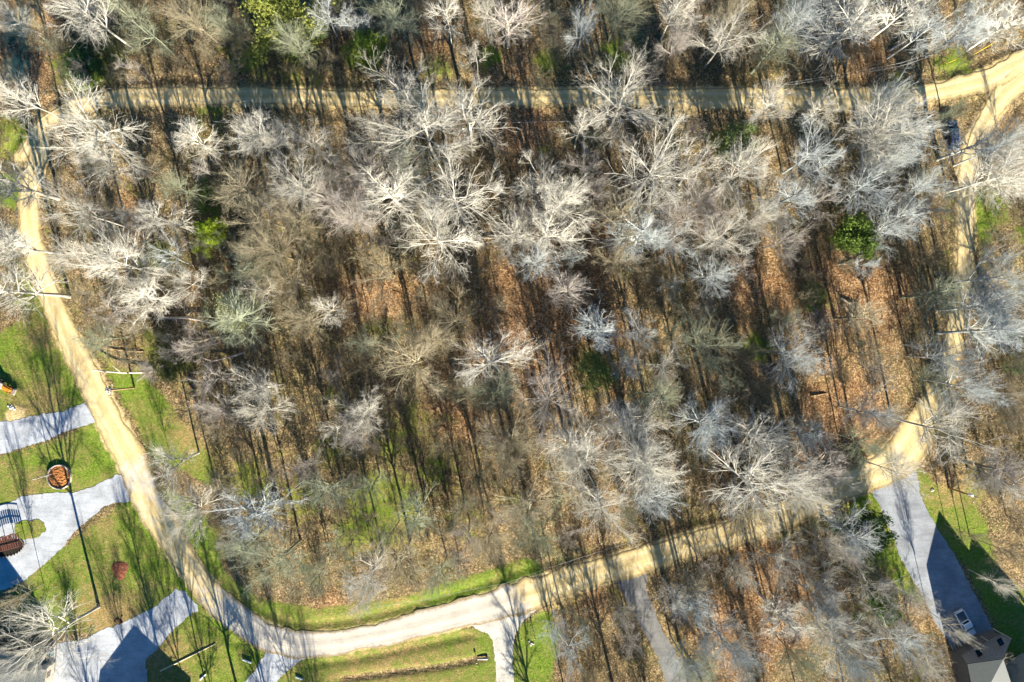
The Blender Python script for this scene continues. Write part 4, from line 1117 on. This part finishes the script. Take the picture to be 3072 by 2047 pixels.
MB().tube([(0, 0, -.2), (0, 0, 3), (0, 0, 5.8)], [.07, .06, .045], 8).build('pole', WHITEPVC, fp, smooth=True)
MB().tube([(0, 0, 5.8), (0, 0, 5.87), (0, 0, 5.98), (0, 0, 6.03)], [.03, .09, .09, .02], 8).build('ball_finial', STEEL, fp, smooth=True)
MB().tube([(.07, 0, 5.6), (.09, 0, 3), (.07, 0, 1.2)], .012, 4).build('rope', WHITEPVC, fp)
# mulch ring on the main lawn
c = G(*S('G', 808, 812)); mr = MB(); rr = random.Random(8); vs = [(0, 0, .14)]
for i in range(1, 6):
    for k in range(20):
        a = 2 * math.pi * k / 20; q = 1.6 * i / 5 * (1 + .12 * math.sin(3 * a)); vs.append((q * math.cos(a), q * math.sin(a) * 1.15, .14 * (1 - (i / 5) ** 2) + rr.uniform(0, .08) * (i < 5) - .03 * (i == 5)))
fs = [(0, 1 + k, 1 + (k + 1) % 20) for k in range(20)] + [(1 + i * 20 + k, 1 + (i + 1) * 20 + k, 1 + (i + 1) * 20 + (k + 1) % 20, 1 + i * 20 + (k + 1) % 20) for i in range(4) for k in range(20)]
o = mr.add(vs, fs).build('leaf_pile', simple('red_brown_leaves', (.22, .085, .05), .95, .05, .6, 6, .9), None, loc=c)
tag(o, 'low red-brown leaf heap on the bright green lawn at lower left', 'leaf pile')

# ---------------------------------------------------------------- arbor bridge over stone-edged pit (left edge)
ab = empty('wooden_footbridge', G(34, 1622)); ab.rotation_euler = (0, 0, R_(14)); tag(ab, 'dark red slatted wooden footbridge at the left edge by the gravel', 'footbridge')
slat = None
for k in range(14):
    x = -2.6 + k * .40
    z = 1.45 + .35 * math.cos((k - 6.5) / 6.5 * 1.3)
    if slat is None:
        o = MB().box((0, 0, 0), (.27, 2.5, .07)).build('slat', DARKWOOD, ab); slat = o.data
    else: o = link('slat', slat, ab)
    o.location = (x, 0, z)
for sgn in (-1, 1):
    MB().tube([(-2.8 + k * .45, sgn * 1.22, 1.9 + .38 * math.cos((k - 6.2) / 6.2 * 1.3)) for k in range(13)], .07, 6).build('handrail', DARKWOOD, ab)
    for k in (0, 4, 8, 12):
        MB().tube([(-2.8 + k * .45, sgn * 1.22, -.1), (-2.8 + k * .45, sgn * 1.22, 2.0 + .3 * math.cos((k - 6.2) / 6.2 * 1.3))], .06, 6).build('rail_post', DARKWOOD, ab)
pit = empty('stone_pond', G(20, 1632)); pit.rotation_euler = (0, 0, R_(14)); tag(pit, 'dark stone-edged pond pit under the wooden footbridge', 'pond')
vs = [(3.0 * math.cos(a), 1.6 * math.sin(a) - .7, .05) for a in np.linspace(0, 2 * math.pi, 28, endpoint=False)]
MB().poly(vs).build('pit_bottom', SOIL, pit)
import bmesh
def rock_me(s_, rr):
    bm = bmesh.new(); bmesh.ops.create_icosphere(bm, subdivisions=1, radius=s_)
    for v in bm.verts: v.co *= rr.uniform(.75, 1.15)
    me = bpy.data.meshes.new('stone'); bm.to_mesh(me); bm.free(); me.materials.append(DARKROCK); return me
rr = random.Random(3); rms = [rock_me(.17, rr) for _ in range(4)]
for k in range(30):
    a = 2 * math.pi * k / 30; o = link('stone', rms[k % 4], pit, (3.1 * math.cos(a), 1.7 * math.sin(a) - .7, .1)); o.rotation_euler = (0, 0, k)

# ---------------------------------------------------------------- orange machine (left edge)
tr = empty('garden_tractor', G(14, 1158)); tr.rotation_euler = (0, 0, R_(-30)); tag(tr, 'small orange tractor with cream body at the left edge of the lawn', 'tractor')
sec = []
for x, w, z0, z1 in ((-1.3, .45, .5, 1.0), (-.9, .62, .4, 1.15), (.0, .62, .4, 1.1), (.35, .42, .4, 1.05)):
    sec.append([Vector((x, -w, z0)), Vector((x, w, z0)), Vector((x, w, z1 - .12)), Vector((x, w * .75, z1)), Vector((x, -w * .75, z1)), Vector((x, -w, z1 - .12))])
loft('body', sec, PINKGREY, tr, False)
sec = []
for x, w, z1 in ((.3, .36, 1.12), (1.0, .36, 1.08), (1.7, .32, .98), (1.85, .26, .85)):
    sec.append([Vector((x, -w, .5)), Vector((x, w, .5)), Vector((x, w, z1 - .1)), Vector((x, w * .7, z1)), Vector((x, -w * .7, z1)), Vector((x, -w, z1 - .1))])
loft('hood', sec, ORANGE, tr, False)
MB().box((-.55, 0, 1.28), (.55, .55, .14)).box((-.85, 0, 1.5), (.12, .55, .5), ry=-.2).build('seat', RUBBER, tr, bevel=.04)
MB().tube([(.1, 0, 1.05), (-.05, 0, 1.45)], .03, 6).tube([(-.05 + .16 * math.sin(a) * .3, .19 * math.cos(a), 1.46 + .19 * math.sin(a) * .4) for a in np.linspace(0, 6.28, 14)], .02, 5).build('steering_wheel', RUBBER, tr)
for x, y, rw, ww in ((-.75, .72, .55, .34), (-.75, -.72, .55, .34), (1.35, .55, .32, .2), (1.35, -.55, .32, .2)):
    w_ = MB().tube([(x, y - ww / 2, rw), (x, y - ww * .35, rw), (x, y + ww * .35, rw), (x, y + ww / 2, rw)], [rw * .85, rw, rw, rw * .85], 16).build('wheel', RUBBER, tr)
    MB().tube([(x, y - ww / 2 - .01, rw), (x, y + ww / 2 + .01, rw)], rw * .5, 12).build('rim', PINKGREY, w_)
MB().tube([(-1.1, -.5, 1.0), (-1.1, -.5, 1.95), (-1.1, .5, 1.95), (-1.1, .5, 1.0)], .035, 6).build('roll_bar', STEEL, tr)
MB().box((2.25, 0, .35), (.5, 1.3, .5), taper=.8).build('front_bucket', PINKGREY, tr, bevel=.03)
for s_ in (-1, 1): MB().tube([(.5, s_ * .5, .9), (1.6, s_ * .52, .9), (2.1, s_ * .45, .5)], .05, 6).build('loader_arm', ORANGE, tr)

# ---------------------------------------------------------------- vehicles
def body_sections(rows):
    """rows: x, half width, z bottom, z shoulder, z top, top half width"""
    secs = []
    for x, w, zb, zs, zt, tw in rows:
        secs.append([Vector((x, -w * .92, zb)), Vector((x, w * .92, zb)), Vector((x, w, zb + .18)), Vector((x, w, zs - .06)), Vector((x, w * .96, zs)), Vector((x, tw, zt)),
                     Vector((x, -tw, zt)), Vector((x, -w * .96, zs)), Vector((x, -w, zs - .06)), Vector((x, -w, zb + .18))])
    return secs
def wheels(root, xs, w, r=.38):
    for x in xs:
        for s_ in (-1, 1):
            y = s_ * (w - .12)
            t = MB().tube([(x, y - .13, r), (x, y - .10, r), (x, y + .10, r), (x, y + .13, r)], [r * .9, r, r, r * .9], 20).build('wheel', RUBBER, root)
            MB().tube([(x, y - .135, r), (x, y + .135, r)], r * .6, 14).build('rim', STEEL, t)

def pickup(loc, rz):
    root = empty('pickup_truck', loc, rz); tag(root, 'white pickup truck with open bed parked on the shaded right driveway', 'pickup truck')
    w = .93
    # front is +x; bonnet, cab, open bed
    loft('body', body_sections([(2.62, w * .80, .42, .80, .84, w * .72), (2.52, w * .93, .38, .92, .98, w * .82), (2.2, w, .36, 1.0, 1.10, w * .86), (1.35, w, .36, 1.05, 1.17, w * .88), (1.2, w, .36, 1.06, 1.16, w * .88), (-.45, w, .36, 1.06, 1.12, w * .90), (-.55, w, .36, .78, .80, w * .90), (-2.55, w, .40, .78, .80, w * .90), (-2.6, w * .98, .45, .76, .78, w * .86)]), WHITEPAINT, root, False)
    # cab
    loft('cab', body_sections([(1.25, w * .90, 1.10, 1.14, 1.18, w * .84), (.55, w * .88, 1.10, 1.62, 1.78, w * .70), (.2, w * .88, 1.10, 1.70, 1.82, w * .72), (-.35, w * .88, 1.10, 1.70, 1.80, w * .72), (-.52, w * .88, 1.10, 1.4, 1.5, w * .74)]), WHITEPAINT, root, False)
    MB().poly([(1.24, -w * .80, 1.20), (1.24, w * .80, 1.20), (.60, w * .66, 1.785), (.60, -w * .66, 1.785)]).build('windscreen', GLASS, root)
    MB().poly([(-.56, -w * .66, 1.2), (-.50, -w * .64, 1.66), (-.50, w * .64, 1.66), (-.56, w * .66, 1.2)]).build('rear_window', GLASS, root)
    for s_ in (-1, 1):
        MB().poly([(.95, s_ * (w * .91), 1.20), (.50, s_ * (w * .89), 1.58), (-.35, s_ * (w * .89), 1.60), (-.40, s_ * (w * .91), 1.20)][::s_]).build('side_window', GLASS, root)
        MB().box((-1.55, s_ * (w - .06), .98), (2.05, .11, .42)).build('bed_side', WHITEPAINT, root, bevel=.02)
        MB().box((2.5, s_ * .62, .80), (.16, .34, .16)).build('headlight', LAMP, root, bevel=.02)
        MB().box((-2.6, s_ * (w - .08), .95), (.06, .12, .3)).build('tail_light', REDLAMP, root)
        MB().box((.9, s_ * (w + .12), 1.22), (.16, .2, .18)).build('wing_mirror', RUBBER, root, bevel=.03)
    MB().box((-1.55, 0, .83), (2.0, 1.62, .04)).build('bed_floor', BEDLINER, root)
    MB().box((-2.56, 0, .98), (.07, 1.74, .42)).build('tailgate', WHITEPAINT, root, bevel=.015)
    MB().box((-.56, 0, 1.0), (.06, 1.70, .40)).build('bed_front_panel', WHITEPAINT, root)
    MB().box((2.66, 0, .52), (.12, 1.72, .2)).build('front_bumper', STEEL, root, bevel=.03)
    MB().box((2.60, 0, .78), (.06, .85, .2)).build('grille', RUBBER, root)
    MB().box((-2.72, 0, .52), (.14, 1.72, .18)).build('rear_bumper', STEEL, root, bevel=.03)
    wheels(root, (1.65, -1.65), w)
    return root
a0 = W(2867, 1829); a1 = W(2906, 1902)
dv = a1 - a0; pk = pickup(Vector(((a0.x + a1.x) / 2, (a0.y + a1.y) / 2, .04)) * 1.0, math.atan2(dv.y, dv.x))

def suv(loc, rz):
    root = empty('parked_car', loc, rz); tag(root, 'dark blue estate car parked in leaves below the upper lane fork', 'car')
    w = .94
    loft('body', body_sections([(2.62, w * .72, .45, .72, .78, w * .62), (2.5, w * .9, .36, .86, .92, w * .76), (2.1, w, .32, .95, 1.02, w * .84), (1.2, w, .32, 1.0, 1.08, w * .86), (-2.2, w, .32, 1.02, 1.08, w * .88), (-2.5, w * .94, .38, .98, 1.04, w * .84), (-2.6, w * .82, .45, .9, .96, w * .74)]), NAVY, root, False)
    loft('roof', body_sections([(1.15, w * .88, 1.05, 1.08, 1.12, w * .8), (.45, w * .86, 1.05, 1.52, 1.62, w * .68), (-.4, w * .86, 1.05, 1.58, 1.68, w * .70), (-1.7, w * .86, 1.05, 1.55, 1.64, w * .70), (-2.25, w * .86, 1.05, 1.1, 1.16, w * .76)]), NAVY, root, False)
    MB().poly([(1.13, -w * .78, 1.14), (1.13, w * .78, 1.14), (.50, w * .65, 1.615), (.50, -w * .65, 1.615)]).build('windscreen', GLASS, root)
    MB().poly([(-2.24, -w * .7, 1.18), (-1.76, -w * .64, 1.62), (-1.76, w * .64, 1.62), (-2.24, w * .7, 1.18)]).build('rear_window', GLASS, root)
    for s_ in (-1, 1):
        for x0, x1 in ((.75, -.3), (-.4, -1.6)):
            MB().poly([(x0, s_ * w * .89, 1.14), (x0 - .3, s_ * w * .875, 1.50), (x1 + .02, s_ * w * .875, 1.52), (x1, s_ * w * .89, 1.14)][::s_]).build('side_window', GLASS, root)
        MB().box((2.42, s_ * .66, .78), (.22, .3, .14)).build('headlight', LAMP, root, bevel=.02)
        MB().box((-2.52, s_ * .72, .85), (.1, .2, .3)).build('tail_light', REDLAMP, root, bevel=.01)
        MB().box((.85, s_ * (w + .11), 1.12), (.14, .2, .14)).build('wing_mirror', NAVY, root, bevel=.03)
        MB().tube([(.2, s_ * .55, 1.68), (.0, s_ * .55, 1.74), (-1.5, s_ * .55, 1.72), (-1.65, s_ * .55, 1.65)], .025, 6).build('roof_rail', STEEL, root)
    MB().box((2.6, 0, .6), (.06, .9, .2)).build('grille', RUBBER, root)
    wheels(root, (1.6, -1.6), w)
    return root
sv = suv(G(2850, 408, .0), R_(93))
sv.scale = (1.07, 1.0, 1.0)
# faint dark car under the big tree at lower left
def small_car():
    root = suv(G(138, 1975, .04), R_(62)); root['label'] = 'teal car half hidden under the white tree on the lower left driveway'
    root.scale = (.9, .95, .9)
    teal = simple('teal_vehicle_paint', (.03, .12, .16), .25, .5, .1, 2)
    for ch in root.children:
        if ch.name.split('.')[0] in ('body', 'roof'): ch.data.materials[0] = teal
small_car()

# ---------------------------------------------------------------- houses
def poly_solid(name, top, mat, parent, thick=.18):
    m = MB(); n = len(top); vs = [Vector(p) for p in top] + [Vector(p) - Vector((0, 0, thick)) for p in top]
    fs = [tuple(range(n)), tuple(range(2 * n - 1, n - 1, -1))] + [(i, n + i, n + (i + 1) % n, (i + 1) % n) for i in range(n)]
    return m.add(vs, fs).build(name, mat, parent)
def wall_prism(name, foot, z0, z1s, mat, parent):
    m = MB(); n = len(foot); vs = [(p[0], p[1], z0) for p in foot] + [(p[0], p[1], z) for p, z in zip(foot, z1s)]
    return m.add(vs, [(i, (i + 1) % n, n + (i + 1) % n, n + i) for i in range(n)] + [tuple(range(n, 2 * n))]).build(name, mat, parent)

BROWNWALL = simple('grey_brown_siding', (.17, .15, .13), .9, .1, .3, 5)
def house_right():
    root = empty('house', (0, 0, 0)); o = W(2960, 1990); root.location = (o.x, o.y, 0)
    tag(root, 'grey-roofed house with two skylights at the lower right corner', 'house')
    def q(px, py, z):
        p = W(px, py, z); return (p.x - o.x, p.y - o.y, z)
    E1 = q(2886, 1968, 3.4); E2 = q(3006, 1903, 3.4); E3 = q(3034, 1917, 5.0); R2 = q(3010, 1978, 9.3); R1 = q(2902, 1993, 6.2)
    S1 = q(2930, 2130, 6.0); S2 = q(3060, 2130, 7.6)
    nr = poly_solid('roof', [R1, R2, E3, E2, E1][::1], ROOF, root)
    poly_solid('sunny_roof', [S1, S2, R2, R1][::1], ROOFB, root)
    # eastern wing whose gable throws the second point of shadow
    g0 = W(3030, 2000); G0 = (g0.x - o.x, g0.y - o.y)
    pk = (G0[0] - 1.6, G0[1] + .6, 9.5)
    far = [(pk[0] + 7, pk[1] - 8, 9.5), (pk[0] + 1.5, pk[1] - 12, 5.0), (pk[0] + 11, pk[1] - 6, 5.0)]
    poly_solid('wing_roof', [pk, far[0], far[1], (pk[0] - 4.5, pk[1] - 3.6, 5.2)], ROOF, root)
    poly_solid('wing_roof', [(pk[0] + 4.2, pk[1] + 2.4, 5.0), far[2], far[0], pk], ROOF, root)
    wall_prism('wall', [(pk[0] - 4.1, pk[1] - 3.8), (pk[0] + .2, pk[1] - .5), (pk[0] + 3.9, pk[1] + 2.0), (pk[0] + 10.4, pk[1] - 6.2), (pk[0] + 6.8, pk[1] - 8.4), (pk[0] + 1.9, pk[1] - 11.6)], 0, [5, 9.1, 4.9, 4.8, 9.0, 4.9], SIDING, root)
    ft = [(E1[0] + .3, E1[1] - .5), (E2[0], E2[1] - .6), (E3[0] - .4, E3[1] - .4), (R2[0] - .3, R2[1] - .3), (S2[0] - .5, S2[1]), (S1[0] + .5, S1[1]), (R1[0] + .5, R1[1])]
    wall_prism('wall', ft, 0, [3.2, 3.2, 4.7, 8.9, 7.3, 5.7, 5.8], BROWNWALL, root)
    for (x, y) in ((2936, 1959), (3001, 1926)):
        t = .45; p = q(x, y, 6.4)
        a = 28 * math.pi / 180
        f = MB().box((p[0], p[1], p[2] + .04 - .0), (.9, 1.25, .16), rz=a, rx=.0).build('skylight', RUBBER, root, bevel=.02)
        MB().box((p[0], p[1], p[2] + .14), (.62, .95, .03), rz=a).build('pane', GLASS, f)
    for a_, b_ in ((q(2978, 1886, 2.6), E3), (q(2942, 1909, 2.4), q(2966, 1924, 3.4))):
        MB().tube([a_, b_], .09, 6).build('trim_beam', TRIM, root)
    for k in range(4):
        MB().tube([q(2854 + k * 9, 1936 - k * 2, .3), q(2862 + k * 9, 1962 - k * 2, .3)], .12, 6).build('step_board', PALEWOOD, root)
house_right()

def gable_house(foot_c, L, Wd, eave, ridge, rz, label):
    p = W(*foot_c); root = empty('house', (p.x, p.y, 0), rz); tag(root, label, 'house')
    l, w = L / 2, Wd / 2
    m = MB(); vs = [(-l, -w, 0), (l, -w, 0), (l, w, 0), (-l, w, 0), (-l, -w, eave), (l, -w, eave), (l, w, eave), (-l, w, eave), (-l, 0, ridge), (l, 0, ridge)]
    m.add(vs, [(0, 1, 5, 4), (2, 3, 7, 6), (0, 4, 8, 7, 3), (1, 2, 6, 9, 5)]).build('wall', SIDING, root)
    o = .5; sl = (ridge - eave) / w
    for s_ in (-1, 1):
        pts = [(-l - o, 0, ridge + .12), (l + o, 0, ridge + .12), (l + o, s_ * (w + o), eave - sl * o + .12), (-l - o, s_ * (w + o), eave - sl * o + .12)]
        poly_solid('roof', pts if s_ > 0 else pts[::-1], ROOFB, root, .15)
    for s_ in (-1, 1):
        for x in np.linspace(-l + 1.5, l - 1.5, 3):
            f = MB().box((x, s_ * (w + .03), 1.7), (1.1, .08, 1.3)).build('window', TRIM, root)
            MB().box((x, s_ * (w + .08), 1.7), (.9, .03, 1.1)).build('pane', GLASS, f)
gable_house((45, 2088), 15, 12.8, 3.6, 8.0, R_(80), 'pale metal-roofed house at the lower left corner beside the gravel')
gable_house((458, 2275), 14, 16, 3.4, 6.8, R_(86), 'house beyond the bottom edge throwing a gable shadow on the gravel')

print('objects', len(bpy.data.objects), 'tris', sum(len(m.polygons) for m in bpy.data.meshes) * 2)
